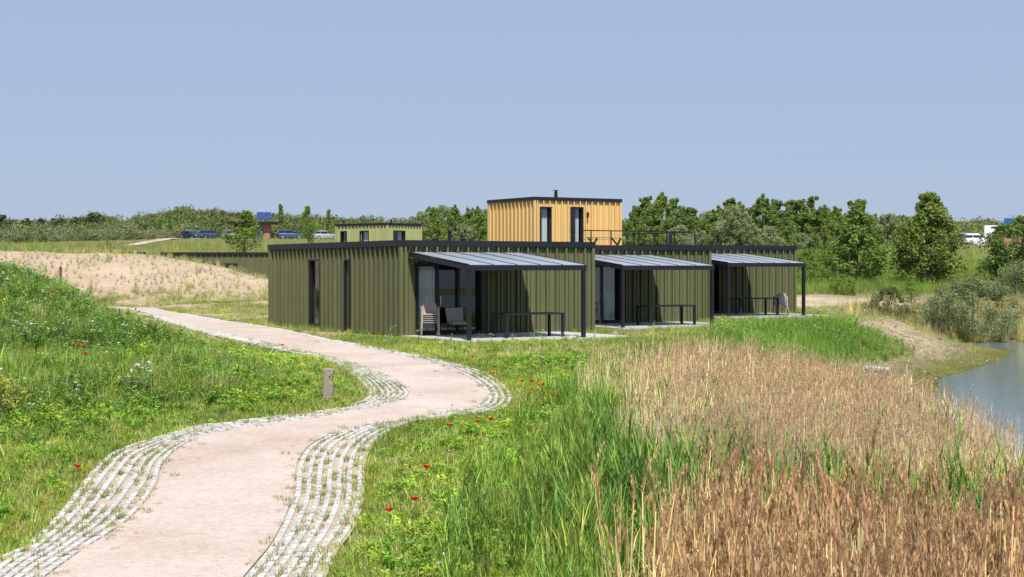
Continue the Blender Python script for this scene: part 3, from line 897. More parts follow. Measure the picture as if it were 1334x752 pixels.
x, y = loc2w(CAB[0], 1.72, -0.55)
t = thing("lounge_chair", "beige fabric lounge chair with dark legs before the glass doors", "chair", (x, y, 0.001), ANG-R(8))
b = MB(); b.bbox(-0.27, 0.27, -0.28, 0.20, 0.34, 0.42, 0.02); b.build("seat", M['fabric'], t)
b = MB(); b.add([(-.27,.16,.42),(.27,.16,.42),(.27,.24,.42),(-.27,.24,.42),(-.30,.30,.86),(.30,.30,.86),(.30,.36,.86),(-.30,.36,.86)],
                [(3,2,1,0),(4,5,6,7),(0,1,5,4),(1,2,6,5),(2,3,7,6),(3,0,4,7)]); b.build("backrest", M['fabric'], t)
for sx in (-1, 1):
    for yy_ in (-0.24, 0.2):
        b = MB(); b.beam((sx*.24, yy_, .34), (sx*.30, yy_*1.2, 0), .03, .03); b.build("leg", M['frame'], t)

def patio_table(o, u, wd, label):
    x, y = loc2w(o, u, -wd)
    t = thing("patio_table", label, "table", (x, y, o[2]+0.001), ANG, "black terrace tables")
    b = MB(); b.bbox(-1.06, 1.06, -0.44, 0.44, 0.705, 0.75, 0.006); b.build("tabletop", M['black'], t)
    for sx in (-1, 1):
        for sy in (-1, 1):
            b = MB(); b.box(sx*1.015-.04, sx*1.015+.04, sy*.395-.04, sy*.395+.04, 0, 0.704); b.build("leg", M['black'], t)
patio_table(CAB[0], 2.92, 2.95, "black metal table under the porch of the path-side cabin")
patio_table(CAB[1], 2.95, 2.95, "black metal table under the porch of the middle cabin")
patio_table(CAB[2], 2.75, 2.55, "black metal table under the porch of the pond-side cabin")

# ------------------------------------------------------------------ posts and pipe
def gz(x, y): return float(zfun(np.array([x]), np.array([y]))[0])
x, y = G(427, 525)
b = MB()
prof = [(-.05,.10,.10),(.02,.102,.102),(.30,.10,.10),(.40,.098,.095),(.46,.098,.05),(.51,.098,.012),(.55,.098,.03),(.58,.10,.085),(.60,.10,.098),(.685,.10,.098),(.70,.09,.088)]
V = []; F = []
for k, (h, xl, xr) in enumerate(prof):
    yw = .085 if k < len(prof)-1 else .075
    for (xx, yy_) in ((-xl+.02,-yw),(xr-.02,-yw),(xr,-yw+.02),(xr,yw-.02),(xr-.02,yw),(-xl+.02,yw),(-xl,yw-.02),(-xl,-yw+.02)): V.append((xx, yy_, h))
for k in range(len(prof)-1):
    for i in range(8): F.append((k*8+i, k*8+(i+1) % 8, k*8+8+(i+1) % 8, k*8+8+i))
F.append(tuple((len(prof)-1)*8+i for i in range(8)))
b.add(V, F)
bo = b.build("wooden_bollard", M['post']); bo.location = (x, y, gz(x, y)-0.01); bo.rotation_euler = (0, R(2), 0)
tag(bo, "weathered wooden bollard with a carved notch in the grass bend", "bollard")
yb = 91.0; xb = at(79, yb)
b = MB(); b.bbox(-.075, .075, -.075, .075, -.3, 1.05, .012)
bo = b.build("marker_post", M['redpost']); zb_ = EYE-(372-HY)/FPX*yb; bo.location = (xb, yb, gz(xb, yb)); bo.rotation_euler = (0, 0, .4)
tag(bo, "square red-brown post standing at the foot of the sand dune", "post")
xp, yp = 11.6, 47.6
b = MB(); n = 14; V = []; F = []
for k, (xx, r_) in enumerate(((-0.5,.10),(0.22,.10),(0.22,.085),(-0.5,.085))):
    for i in range(n): a = 2*math.pi*i/n; V.append((xx, r_*math.cos(a), r_*math.sin(a)))
for k in range(3):
    for i in range(n): F.append((k*n+i, k*n+(i+1) % n, (k+1)*n+(i+1) % n, (k+1)*n+i))
b.add(V, F); po = b.build("drain_pipe", M['pipe'], smooth=False); po.location = (xp, yp, gz(xp, yp)+0.16); po.rotation_euler = (0, R(4), R(-14))
tag(po, "grey plastic drain pipe sticking out of the sandy bank", "pipe")

# ------------------------------------------------------------------ vehicles and far buildings
def car(loc, rz, label, paint_m, group=None, estate=True, s=1.0):
    t = thing("parked_car", label, "car", loc, rz, group)
    t.scale = (s, s, s)
    def loft(st, mat, name, par=None):
        b = MB(); V = []; F = []; n = len(st[0][1])
        for x, ring in st:
            for (yy_, zz_) in ring: V.append((x, yy_, zz_))
        for k in range(len(st)-1):
            for i in range(n): F.append((k*n+i, k*n+(i+1) % n, (k+1)*n+(i+1) % n, (k+1)*n+i))
        F.append(tuple(range(n-1,-1,-1))); F.append(tuple((len(st)-1)*n+i for i in range(n)))
        b.add(V, F); return b.build(name, mat, par or t, smooth=False)
    def lower(hw, zb, zt): return [(-hw*.92,zb),(hw*.92,zb),(hw,zb+.18),(hw,zt-.14),(hw*.94,zt),(-hw*.94,zt),(-hw,zt-.14),(-hw,zb+.18)]
    body = loft([(-2.2,lower(.74,.42,.82)),(-2.12,lower(.84,.26,.95)),(-1.0,lower(.89,.22,.99)),(0.6,lower(.89,.22,.98)),
                 (1.2,lower(.88,.22,.95)),(1.95,lower(.82,.26,.80)),(2.2,lower(.70,.36,.66))], paint_m, "body")
    rear = -2.05 if estate else -1.75
    def up(hw, zb, zt): return [(-hw,zb),(hw,zb),(hw*.86,zt),(-hw*.86,zt)]
    loft([(rear,up(.76,.94,.96)),(rear+.28,up(.80,.94,1.40)),(0.25,up(.81,.94,1.42)),(1.15,up(.78,.93,.96))], M['carglass'], "window_band")
    loft([(rear+.22,up(.73,1.385,1.42)),(rear+.45,up(.74,1.39,1.49)),(-.3,up(.74,1.40,1.51)),(0.22,up(.72,1.39,1.45))], paint_m, "roof")
    for x_ in (-1.0, 0.25):
        for sy in (-1, 1):
            b = MB(); b.beam((x_, sy*.805, .94), (x_-.03, sy*.70, 1.42), .06, .05); b.build("pillar", paint_m, t)
    for x_ in (-1.32, 1.38):
        for sy in (-1, 1):
            b = MB(); b.tube([(x_, sy*.72, .32), (x_, sy*.905, .32)], .32, 18); wl = b.build("wheel", M['tyre'], t)
            b = MB(); b.tube([(x_, sy*.90, .32), (x_, sy*.915, .32)], [.21,.19], 14); b.build("rim", M['rim'], wl)
    for sy in (-1, 1):
        b = MB(); b.bbox(2.02, 2.16, sy*.58-.14, sy*.58+.14, .60, .74, .02); b.build("headlight", M['lampwhite'], t)
        b = MB(); b.bbox(-2.19, -2.10, sy*.66-.1, sy*.66+.1, .70, .92, .02); b.build("tail_light", M['lampred'], t)
        b = MB(); b.bbox(.85, 1.0, sy*.95-.08, sy*.95+.08, .92, 1.04, .02); b.build("wing_mirror", paint_m, t)
    return t
def camper(loc, rz, label, cab_m, L=5.8):
    t = thing("camper_van", label, "camper", loc, rz)
    b = MB()
    b.add([(-L/2,-1.1,.45),(L/2-.9,-1.1,.45),(L/2-.9,1.1,.45),(-L/2,1.1,.45),(-L/2+.1,-1.08,2.75),(L/2-.5,-1.08,2.85),(L/2-.5,1.08,2.85),(-L/2+.1,1.08,2.75)],
          [(3,2,1,0),(4,5,6,7),(0,1,5,4),(1,2,6,5),(2,3,7,6),(3,0,4,7)])
    b.build("body", M['white'], t)
    b = MB(); b.add([(L/2-.899,-.95,.45),(L/2+.55,-.9,.45),(L/2+.55,.9,.45),(L/2-.899,.95,.45),(L/2-.899,-.9,1.95),(L/2-.35,-.85,1.85),(L/2-.35,.85,1.85),(L/2-.899,.9,1.95),
                     (L/2+.5,-.88,1.15),(L/2+.5,.88,1.15)], [(3,2,1,0),(0,1,8,5,4),(1,2,9,8),(2,3,7,6,9),(4,5,6,7),(3,0,4,7)]); b.build("cab", cab_m, t)
    b = MB(); b.add([(L/2+.44,-.78,1.2),(L/2+.44,.78,1.2),(L/2-.26,.75,1.82),(L/2-.26,-.75,1.82)], [(0,1,2,3)]); b.build("windscreen", M['carglass'], t)
    for sy in (-1, 1):
        b = MB()
        for x_ in (-1.6, 0.2): b.box(x_, x_+.9, sy*1.1-.02, sy*1.1+.02, 1.55, 2.1)
        b.build("window", M['carglass'], t)
        for x_ in (-L/2+1.1, L/2-.35):
            b = MB(); b.tube([(x_, sy*.75, .34), (x_, sy*1.02, .34)], .34, 16); wl = b.build("wheel", M['tyre'], t)
            b = MB(); b.tube([(x_, sy*1.02, .34), (x_, sy*1.035, .34)], .2, 12); b.build("rim", M['rim'], wl)
    return t
def putcar(px, Y, rz, *a, **k):
    X = at(px, Y); return car((X, Y, gz(X, Y)), rz, *a, **k)
putcar(249, 262, R(-40), "dark navy car parked beside a steel blue one before the scrub", M['navy'], "cars parked on the far meadow road")
putcar(267, 262, R(140), "steel blue estate car parked beside a dark navy one", M['steelblue'], "cars parked on the far meadow road")
putcar(300, 250, R(-60), "silver car half hidden by the young tree near the brick pavilion", M['silver'], "cars parked on the far meadow road")
putcar(378, 245, R(15), "steel blue car behind the roof edge, right of the brick pavilion", M['steelblue'], "cars parked on the far meadow road")
putcar(1273, 226, R(8), "white estate car parked between the big poplar and the dark bush", M['white'], "cars parked by the campers")
putcar(1254, 232, R(50), "dark blue car with its nose behind the white estate car", M['navy'], "cars parked by the campers")
X = at(1253, 268); camper((X, 268, gz(X, 268)-1.0), R(170), "white camper parked behind the white estate car", M['white'])
X = at(1291, 238); camper((X, 238, gz(X, 238)), R(75), "white camper with a blue cab behind the dark bush", M['steelblue'])
putcar(424, 252, R(20), "silver car showing over the cabin roof left of the pale green storey", M['silver'], "cars parked on the far meadow road")

# brick pavilion with solar collectors
Yp = 240; Xp = at(334, Yp); zp = gz(Xp+2, Yp)
pv = thing("brick_pavilion", "small red brick building with flat dark roof behind the cabins", "building", (Xp, Yp, zp), R(6))
b = MB(); b.box(-3.6, -3.35, 0, 4, -.4, 2.45); b.box(-0.2, 0.02, 0, 4, -.4, 2.45); b.box(1.0, 2.1, 0, 4, -.4, 2.45); b.box(-3.35, -0.2, 3.7, 4, -.4, 2.45); b.build("wall", M['brick'], pv)
b = MB(); b.box(0.02, 1.0, .1, .18, -.4, 2.449); b.build("door", M['steelblue'], pv)
b = MB(); b.box(-4.6, 3.4, -1.0, 4.6, 2.451, 2.75); b.build("roof", M['black'], pv)
sp = thing("solar_collector", "two blue solar panels tilted on the brick pavilion's roof", "solar panels", (Xp-0.1, Yp+.6, zp+2.751), R(6))
for i in range(2):
    b = MB(); b.add([(i*1.15,0,.45),(i*1.15+1.1,0,.45),(i*1.15+1.1,1.2,1.6),(i*1.15,1.2,1.6),(i*1.15,.04,.41),(i*1.15+1.1,.04,.41),(i*1.15+1.1,1.24,1.56),(i*1.15,1.24,1.56)],
                    [(0,1,2,3),(7,6,5,4),(0,4,5,1),(1,5,6,2),(2,6,7,3),(3,7,4,0)]); b.build("panel", M['solar'], sp)
for i in (0.1, 1.1, 2.1):
    b = MB(); b.beam((i,.1,0),(i,.1,.5),.05,.05); b.beam((i,1.15,0),(i,1.15,1.5),.05,.05); b.build("strut", M['rim'], sp)
# pavilion at the right edge, mostly behind the bush
Yq = 215; Xq = at(1318, Yq); zq = gz(Xq, Yq)
pv = thing("service_building", "low brick building with a dark roof behind the dark bush right of the campers", "building", (Xq, Yq, zq), R(-5))
b = MB(); b.box(-1.4, 3.5, 0, 4, -.4, 2.6); b.build("wall", M['brick'], pv)
b = MB(); b.box(-1.9, 4.2, -.6, 4.5, 2.601, 2.85); b.build("roof", M['black'], pv)
sp = thing("solar_collector", "blue solar panels on the roof behind the dark bush", "solar panels", (Xq-.8, Yq+.2, zq+2.851), R(-5))
for i in range(3):
    b = MB(); b.add([(i*1.05,0,.2),(i*1.05+1,0,.2),(i*1.05+1,.9,1.15),(i*1.05,.9,1.15),(i*1.05,.04,.16),(i*1.05+1,.04,.16),(i*1.05+1,.94,1.11),(i*1.05,.94,1.11)],
                    [(0,1,2,3),(7,6,5,4),(0,4,5,1),(1,5,6,2),(2,6,7,3),(3,7,4,0)]); b.build("panel", M['solar'], sp)
for i in (0.1, 1.6, 3.0):
    b = MB(); b.beam((i,.1,0),(i,.1,.26),.05,.05); b.beam((i,.85,0),(i,.85,1.07),.05,.05); b.build("strut", M['rim'], sp)
# meadow road on the far side
b = MB(); rd = [(at(170,190),190),(at(215,225),225),(at(262,250),250),(at(320,254),254),(at(420,250),250)]
rd = crom(rd, 6); V = []; F = []
for i, p in enumerate(rd):
    d = rd[min(i+1,len(rd)-1)]-rd[max(i-1,0)]; d = d/np.hypot(*d); nn = np.array([-d[1], d[0]])
    for s_ in (-1.1, 1.1): q = p+nn*s_; V.append((q[0], q[1], gz(q[0], q[1])+.06))
    if i: F.append((2*i-2, 2*i-1, 2*i+1, 2*i))
b.add(V, F); tag(b.build("road", M['gravel']), kind="structure")
b = MB(); V = []; F = []
rd = crom([(at(1200,232),232),(at(1300,222),222),(at(1400,215),215)], 6)
for i, p in enumerate(rd):
    for s_ in (-4, 12): V.append((p[0], p[1]+s_, gz(p[0], p[1]+s_)+.06))
    if i: F.append((2*i-2, 2*i, 2*i+1, 2*i-1))
b.add(V, F); tag(b.build("car_park", M['slab']), kind="structure")

# ------------------------------------------------------------------ vegetation prototypes (linked only through the scatter modifiers)
def proto_coll(name, meshes):
    c = bpy.data.collections.new(name)
    for i, m in enumerate(meshes):
        o = bpy.data.objects.new("%s_%02d" % (name, i), m); c.objects.link(o)
    return c

def blade(b, r_, x, y, h, wd, lean, az, curl, seg=3, mi=0, lv=None, flat=False):
    """one bent, tapering leaf"""
    V = []; dx, dy = math.cos(az), math.sin(az)
    px_, py_ = -dy, dx
    p = np.array([x, y, 0.0]); ang = lean
    L = h/seg
    for k in range(seg+1):
        f = k/seg
        hw = wd*0.5*(1-f**1.6) if not flat else wd*0.5*math.sin(math.pi*min(0.96, f*0.85+0.12))
        if k < seg:
            V.append((p[0]-px_*hw, p[1]-py_*hw, p[2])); V.append((p[0]+px_*hw, p[1]+py_*hw, p[2]))
        else: V.append(tuple(p))
        p = p+np.array([dx*math.sin(ang), dy*math.sin(ang), math.cos(ang)])*L
        ang += curl/seg
    F = [(2*k, 2*k+1, 2*k+3, 2*k+2) for k in range(seg-1)]+[(2*seg-2, 2*seg-1, 2*seg)]
    b.add(V, F, mi, r_.random() if lv is None else lv)

def tuft(seed, n, h, wd, spread, lean=0.35, curl=0.7, seg=3, mat='f_grass'):
    r_ = np.random.default_rng(seed); b = MB()
    for i in range(n):
        a = r_.uniform(0, 6.283); q = spread*math.sqrt(r_.random())
        blade(b, r_, q*math.cos(a), q*math.sin(a), h*r_.uniform(.45, 1.0), wd*r_.uniform(.7, 1.2),
              r_.uniform(0, lean), a+r_.normal(0, .8), r_.uniform(.1, curl), seg)
    return b.mesh("tuft", M[mat])

def herb(seed, n, h, leaf, spread, flower=None, nf=0, fs=0.02):
    """leafy weed: stems with many small leaves; optional flat flower heads"""
    r_ = np.random.default_rng(seed); b = MB()
    for i in range(n):
        a = r_.uniform(0, 6.283); q = spread*math.sqrt(r_.random()); hh = h*r_.uniform(.5, 1)
        sx, sy = q*math.cos(a), q*math.sin(a); tx, ty = r_.normal(0, .12, 2)*hh
        lv = r_.random()
        blade(b, r_, sx, sy, hh, 0.012, math.hypot(tx, ty)/hh, math.atan2(ty, tx), 0.2, 2, 0, lv)
        for k in range(int(8+hh*14)):
            f = r_.uniform(.12, 1.0); z = hh*f; az = r_.uniform(0, 6.283); l = leaf*r_.uniform(.6, 1.3)*(1.15-.5*f)
            c = np.array([sx+tx*f, sy+ty*f, z]); d = np.array([math.cos(az), math.sin(az), r_.uniform(-.1, .7)]); d /= np.linalg.norm(d)
            s_ = np.array([-math.sin(az), math.cos(az), r_.normal(0, .3)])*l*.26
            b.add([c, c+d*l*.5+s_, c+d*l, c+d*l*.5-s_], [(0,1,2,3)], 0, np.clip(lv+r_.normal(0,.2),0,1))
        if flower and i < nf:
            c = np.array([sx+tx, sy+ty, hh+.02])
            for k in range(7):
                o = np.append(r_.normal(0, fs, 2), r_.normal(0, .006)); az = r_.uniform(0, 6.283)
                e1 = np.array([math.cos(az), math.sin(az), r_.normal(0,.25)])*fs*.55; e2 = np.array([-math.sin(az), math.cos(az), r_.normal(0,.25)])*fs*.55
                b.add([c+o-e1, c+o-e2, c+o+e1, c+o+e2], [(0,1,2,3)], 1, r_.random())
    return b.mesh("herb", [M['f_herb'], M[flower]] if flower else M['f_herb'])

def reed_green(seed, n, h, spread):
    r_ = np.random.default_rng(seed); b = MB()
    for i in range(n):
        a = r_.uniform(0, 6.283); q = spread*math.sqrt(r_.random()); hh = h*r_.uniform(.6, 1)
        sx, sy = q*math.cos(a), q*math.sin(a); lv = r_.random()
        la = r_.uniform(0, .12); laz = r_.uniform(0, 6.283)
        blade(b, r_, sx, sy, hh, .016, la, laz, .15, 3, 0, lv)
        for k in range(7):
            f = .25+.7*k/7+r_.uniform(-.04, .04); az = r_.uniform(0, 6.283)
            bb = MB(); blade(bb, r_, 0, 0, r_.uniform(.28, .5)*h/1.3, r_.uniform(.02, .034), r_.uniform(.2, .6), az, r_.uniform(.1, .8), 3)
            V = np.concatenate(bb.v)+np.array([sx+math.cos(laz)*hh*f*la, sy+math.sin(laz)*hh*f*la, hh*f*.97])
            b.add(V, bb.f, 0, float(np.clip(lv+r_.normal(0,.2),0,1)))
    return b.mesh("green_reed", M['f_grass'])

def reed_dry(seed, n, h, spread, head=0.22, hm='f_head', hf=.34):
    r_ = np.random.default_rng(seed); b = MB()
    for i in range(n):
        a = r_.uniform(0, 6.283); q = spread*math.sqrt(r_.random()); hh = h*r_.uniform(.72, 1)
        sx, sy = q*math.cos(a), q*math.sin(a); lv = r_.random()
        la = abs(r_.normal(0, .10)); laz = r_.uniform(0, 6.283); dx, dy = math.cos(laz), math.sin(laz)
        b.tube([(sx, sy, 0), (sx+dx*la*hh*.5, sy+dy*la*hh*.5, hh*.5), (sx+dx*la*hh*1.1, sy+dy*la*hh*1.1, hh)], [.0068, .006, .004], 3, 0, False)
        b.lv[-6:] = [lv]*6
        for k in range(4):      # dry leaf remains
            f = r_.uniform(.2, .85); az = r_.uniform(0, 6.283); bb = MB()
            blade(bb, r_, 0, 0, r_.uniform(.12, .3), r_.uniform(.008, .016), r_.uniform(.2, .9), az, r_.uniform(.2, 1.4), 2)
            b.add(np.concatenate(bb.v)+np.array([sx+dx*la*hh*f, sy+dy*la*hh*f, hh*f]), bb.f, 0, float(np.clip(lv+r_.normal(0,.25),0,1)))
        if r_.random() < hf:   # feathery plume nodding to one side
            p0 = np.array([sx+dx*la*hh*1.1, sy+dy*la*hh*1.1, hh-.02]); hl = head*r_.uniform(.7, 1.15); hv = r_.random()
            naz = r_.normal(0.4, .9); nd = np.array([math.cos(naz), math.sin(naz), 0])
            for k in range(20):
                f = k/20; c = p0+np.array([0, 0, hl*f])+nd*hl*.35*f*f
                az = r_.uniform(0, 6.283); l = hl*(.34-.22*f)*r_.uniform(.7, 1.2)
                d = np.array([math.cos(az)*.26, math.sin(az)*.26, .96]); d /= np.linalg.norm(d)
                s_ = np.array([-math.sin(az), math.cos(az), 0])*hl*.038*(1-.4*f)
                b.add([c-s_*.4, c+d*l*.55-s_, c+d*l, c+d*l*.55+s_], [(0,1,2,3)], 1, float(np.clip(hv+r_.normal(0,.22),0,1)))
    return b.mesh("dry_reed", [M['f_reed'], M[hm]])

def leaf_blob(seed, n, rad, leaf, mat, shape=(1,1,.8), twig=True, clumps=9):
    """small shrub: leaves gathered in clumps over a rounded volume, twigs inside"""
    r_ = np.random.default_rng(seed); b = MB()
    cc = []
    for i in range(clumps):
        a = r_.uniform(0, 6.283); q = r_.uniform(.2, .75); zz_ = r_.uniform(.25, 1.0)
        cc.append((math.cos(a)*q*rad*shape[0], math.sin(a)*q*rad*shape[1], zz_*rad*shape[2]*1.1))
    for c in cc:
        if twig: b.tube([(0,0,0), (c[0]*.5, c[1]*.5, c[2]*.45), c], [.03*rad, .02*rad, .006*rad], 3, 1, False)
    add_leaves(b, r_, np.array(cc), rad*.46, n, leaf)
    return b.mesh("shrub", [M[mat], M['bark']])

def add_leaves(b, r_, cc, crad, n, leaf, mi=0, flat=.8, aspect=.5):
    k = r_.integers(0, len(cc), n)
    d = r_.normal(0, 1, (n, 3)); d /= np.linalg.norm(d, axis=1)[:, None]
    rr = np.asarray(crad)[k] if not np.isscalar(crad) else np.full(n, crad)
    P = cc[k]+d*(rr*r_.uniform(.25, 1.0, n)**.6)[:, None]*np.array([1,1,flat])
    clv = r_.uniform(.25, .75, len(cc))
    nrm = d*.6+r_.normal(0, .55, (n,3))+np.array([0,0,.35]); nrm /= np.linalg.norm(nrm, axis=1)[:, None]
    t1 = np.cross(nrm, r_.normal(0, 1, (n,3))); t1 /= np.linalg.norm(t1, axis=1)[:, None]
    t2 = np.cross(nrm, t1)
    L = leaf*r_.uniform(.6, 1.3, n)[:, None]
    V = np.stack([P-t1*L*.5, P+t2*L*aspect*.5+nrm*L*.08, P+t1*L*.5, P-t2*L*aspect*.5+nrm*L*.08], 1).reshape(-1, 3)
    o = b.n; b.v.append(V); b.n += len(V)
    q = np.arange(n)[:, None]*4+np.arange(4)+o
    b.f += [tuple(x) for x in q.tolist()]; b.m += [mi]*n
    b.lv += np.clip(clv[k]+r_.normal(0, .18, n), 0, 1).tolist()

def scatter(name, coll, P, scl, rot, tint, idx=None, label=None, cat=None, nvar=None):
    n = len(P)
    me = bpy.data.meshes.new(name)
    me.vertices.add(n); me.vertices.foreach_set("co", np.asarray(P, np.float32).ravel())
    nv = len(coll.objects)
    if idx is None: idx = rng.integers(0, nv, n)
    a = me.attributes.new("scl", 'FLOAT_VECTOR', 'POINT'); a.data.foreach_set("vector", np.asarray(scl, np.float32).ravel())
    a = me.attributes.new("rot", 'FLOAT_VECTOR', 'POINT'); a.data.foreach_set("vector", np.asarray(rot, np.float32).ravel())
    a = me.attributes.new("pick", 'INT', 'POINT'); a.data.foreach_set("value", np.asarray(idx, np.int32))
    a = me.attributes.new("tint", 'FLOAT_COLOR', 'POINT')
    a.data.foreach_set("color", np.concatenate([np.clip(tint,0,1), np.ones((n,1))], 1).astype(np.float32).ravel())
    me.update()
    o = link(name, me)
    g = bpy.data.node_groups.new(name, 'GeometryNodeTree')
    g.interface.new_socket("Geometry", in_out='INPUT', socket_type='NodeSocketGeometry')
    g.interface.new_socket("Geometry", in_out='OUTPUT', socket_type='NodeSocketGeometry')
    N = g.nodes
    gi, go = N.new("NodeGroupInput"), N.new("NodeGroupOutput")
    ip = N.new("GeometryNodeInstanceOnPoints")
    ci = N.new("GeometryNodeCollectionInfo"); ci.inputs["Collection"].default_value = coll
    ci.inputs["Separate Children"].default_value = True; ci.inputs["Reset Children"].default_value = True
    def attr(nm, ty):
        q = N.new("GeometryNodeInputNamedAttribute"); q.data_type = ty; q.inputs["Name"].default_value = nm; return q.outputs["Attribute"]
    er = N.new("FunctionNodeEulerToRotation")
    g.links.new(attr("rot", 'FLOAT_VECTOR'), er.inputs[0])
    g.links.new(gi.outputs[0], ip.inputs["Points"]); g.links.new(ci.outputs[0], ip.inputs["Instance"])
    ip.inputs["Pick Instance"].default_value = True
    g.links.new(attr("pick", 'INT'), ip.inputs["Instance Index"])
    g.links.new(er.outputs[0], ip.inputs["Rotation"]); g.links.new(attr("scl", 'FLOAT_VECTOR'), ip.inputs["Scale"])
    g.links.new(ip.outputs[0], go.inputs[0])
    md = o.modifiers.new("scatter", 'NODES'); md.node_group = g
    tag(o, label, cat, kind="stuff")
    return o

def pts(n, x0, x1, y0, y1, margin=1.22):
    """random ground points roughly within what the photograph sees"""
    X = rng.uniform(x0, x1, n); Y = rng.uniform(y0, y1, n)
    k = np.abs(X) < 0.3375*Y*margin+1.5
    return X[k], Y[k]
def fields(X, Y):
    dp = seg_dist(PATH_EDGE, X, Y); ins = inside(PATH_OUT, X, Y)
    sh = seg_dist(SHORE, X, Y); wet = inside(WPOLY, X, Y)
    hs = np.zeros(X.shape, bool); pad = np.full(X.shape, 99.0)
    for o in CAB:
        d = pad_dist(o, -0.15, 7.35, -0.15, 11.1, X, Y); d2 = pad_dist(o, -0.05, 6.1, -4.45, 0, X, Y)
        d = np.minimum(d, d2); hs |= d < 0.03; pad = np.minimum(pad, d)
    d = pad_dist(YO, -1.1, 8.7, -2.3, 8.7, X, Y); hs |= d < .05
    return dp, ins, sh, wet, hs, pad
def emit(name, coll, X, Y, smin, smax, cols, label, cat, zs=(.8, 1.25), tilt=.12, hmul=None, sink=0.02, zadd=0.0, cw=None, boost=2.0, gm=(.95, 1.06, .85)):
    n = len(X); Z = zfun(X, Y)-sink+zadd
    s = rng.uniform(smin, smax, n)
    if hmul is not None: s = s*hmul
    S = np.column_stack([s, s, s*rng.uniform(*zs, n)])
    Rr = np.column_stack([rng.normal(0, tilt, n), rng.normal(0, tilt, n), rng.uniform(0, 6.283, n)])
    cols = np.array(cols); 
    if cw is None: k = rng.integers(0, len(cols), n)
    else:
        cw = np.asarray(cw); cum = np.cumsum(cw/cw.sum(axis=-1, keepdims=True), axis=-1)
        if cum.ndim == 1: cum = np.broadcast_to(cum, (n, len(cols)))
        k = np.clip((rng.random(n)[:, None] > cum).sum(1), 0, len(cols)-1)
    pv_ = wob(X, Y, .33, 1.9)+.6*wob(X, Y, 1.1, .2)
    T = cols[k]*boost*(1+.22*pv_[:, None]*np.array([1.25, 1.0, .8]))*gm*rng.uniform(.8, 1.2, (n, 1))*(1+rng.normal(0, .06, (n, 3)))
    return scatter(name, coll, np.column_stack([X, Y, Z]), S, Rr, T, None, label, cat)

pc_short = proto_coll("short_tuft", [tuft(i, 26, .17, .013, .11, 1.15, .9, 2) for i in range(5)])
pc_mid = proto_coll("mid_tuft", [tuft(20+i, 24, .42, .013, .13, .65, 1.0) for i in range(5)])
pc_tall = proto_coll("tall_tuft", [tuft(40+i, 24, .80, .014, .16, .35, .7) for i in range(5)])
pc_herb = proto_coll("weed", [herb(60+i, 7, .50, .085, .16) for i in range(5)])
pc_leafy = proto_coll("low_weed", [herb(75+i, 6, .20, .075, .10) for i in range(4)])
pc_wflow = proto_coll("white_flower_weed", [herb(80+i, 6, .52, .07, .14, 'f_white', 4, .022) for i in range(3)])
pc_yflow = proto_coll("yellow_flower_weed", [herb(85+i, 6, .45, .07, .14, 'f_yellow', 4, .022) for i in range(3)])
pc_greed = proto_coll("green_reed", [reed_green(90+i, 7, 1.35, .20) for i in range(5)])
pc_dreed = proto_coll("dry_reed", [reed_dry(100+i, 12, 1.75, .22, .27) for i in range(6)])
pc_dreed2 = proto_coll("pale_dry_reed", [reed_dry(110+i, 11, 1.75, .22, .22, "f_head2", .45) for i in range(5)])
pc_marram = proto_coll("marram", [tuft(120+i, 20, .50, .012, .05, .55, .8) for i in range(4)])

# short turf and low weeds on both sides of the path, thinner where sand shows
GREENS = [(.140,.180,.026), (.185,.210,.034), (.115,.165,.024), (.235,.225,.075), (.28,.24,.12)]
X, Y = pts(110000, -20, 9, 12.5, 48)
dp, ins, sh, wet, hs, pad = fields(X, Y)
dry = np.exp(-(((X-1.6)/3.4)**2+((Y-41)/3.0)**2))
k = (~ins | (dp < .16)) & ~wet & ~hs & (rng.random(len(X)) < np.clip(1.1-dry*1.6, .04, 1)) & (rng.random(len(X)) < np.where(ins, .6, np.where(dp < .2, .8, 1))) & (sh > .8) & ~((Y > 40) & (X < -5.5) & (dp < 4.5) & (rng.random(len(X)) < .88))
emit("turf", pc_short, X[k], Y[k], .7, 1.5, GREENS, "short yellow-green turf along both path edges", "grass", tilt=.2, hmul=np.clip(.75+dp[k]*.25, .75, 1.4)*np.clip(.35+pad[k]*.2, .35, 1))
X, Y = pts(30000, -20, 7, 12.5, 48)
dp, ins, sh, wet, hs, pad = fields(X, Y); wv = wob(X, Y, .8, .4)
k = ~ins & ~wet & ~hs & (dp > .15) & (rng.random(len(X)) < np.clip(.55+.7*wv, .05, 1)) & (sh > 1.5)
dry = np.exp(-(((X-1.6)/3.4)**2+((Y-41)/3.0)**2)); k &= rng.random(len(X)) > dry*1.3
k &= ~((Y > 40) & (X < -5.5) & (dp < 4.5) & (rng.random(len(X)) < .9))
emit("low_weeds", pc_leafy, X[k], Y[k], .7, 1.5, [(.13,.19,.024),(.175,.225,.03),(.10,.165,.026)], "low broad-leaved weeds between the turf", "weeds", hmul=np.clip(.6+dp[k]*.3, .6, 1.3)*np.clip(.3+pad[k]*.14, .3, 1))
X, Y = pts(9000, -3, 7, 36, 47); dry = np.exp(-(((X-1.6)/3.4)**2+((Y-41)/3.0)**2))
dp, ins, sh, wet, hs, pad = fields(X, Y); k = ~ins & ~hs & ~wet & (dp > .5) & (rng.random(len(X)) < dry*.9)
emit("straw_patch", pc_short, X[k], Y[k], .5, 1.1, [(.40,.33,.21),(.34,.28,.16),(.20,.20,.06)], "bleached straw and thin grass before the path-side terrace", "straw", tilt=.4)
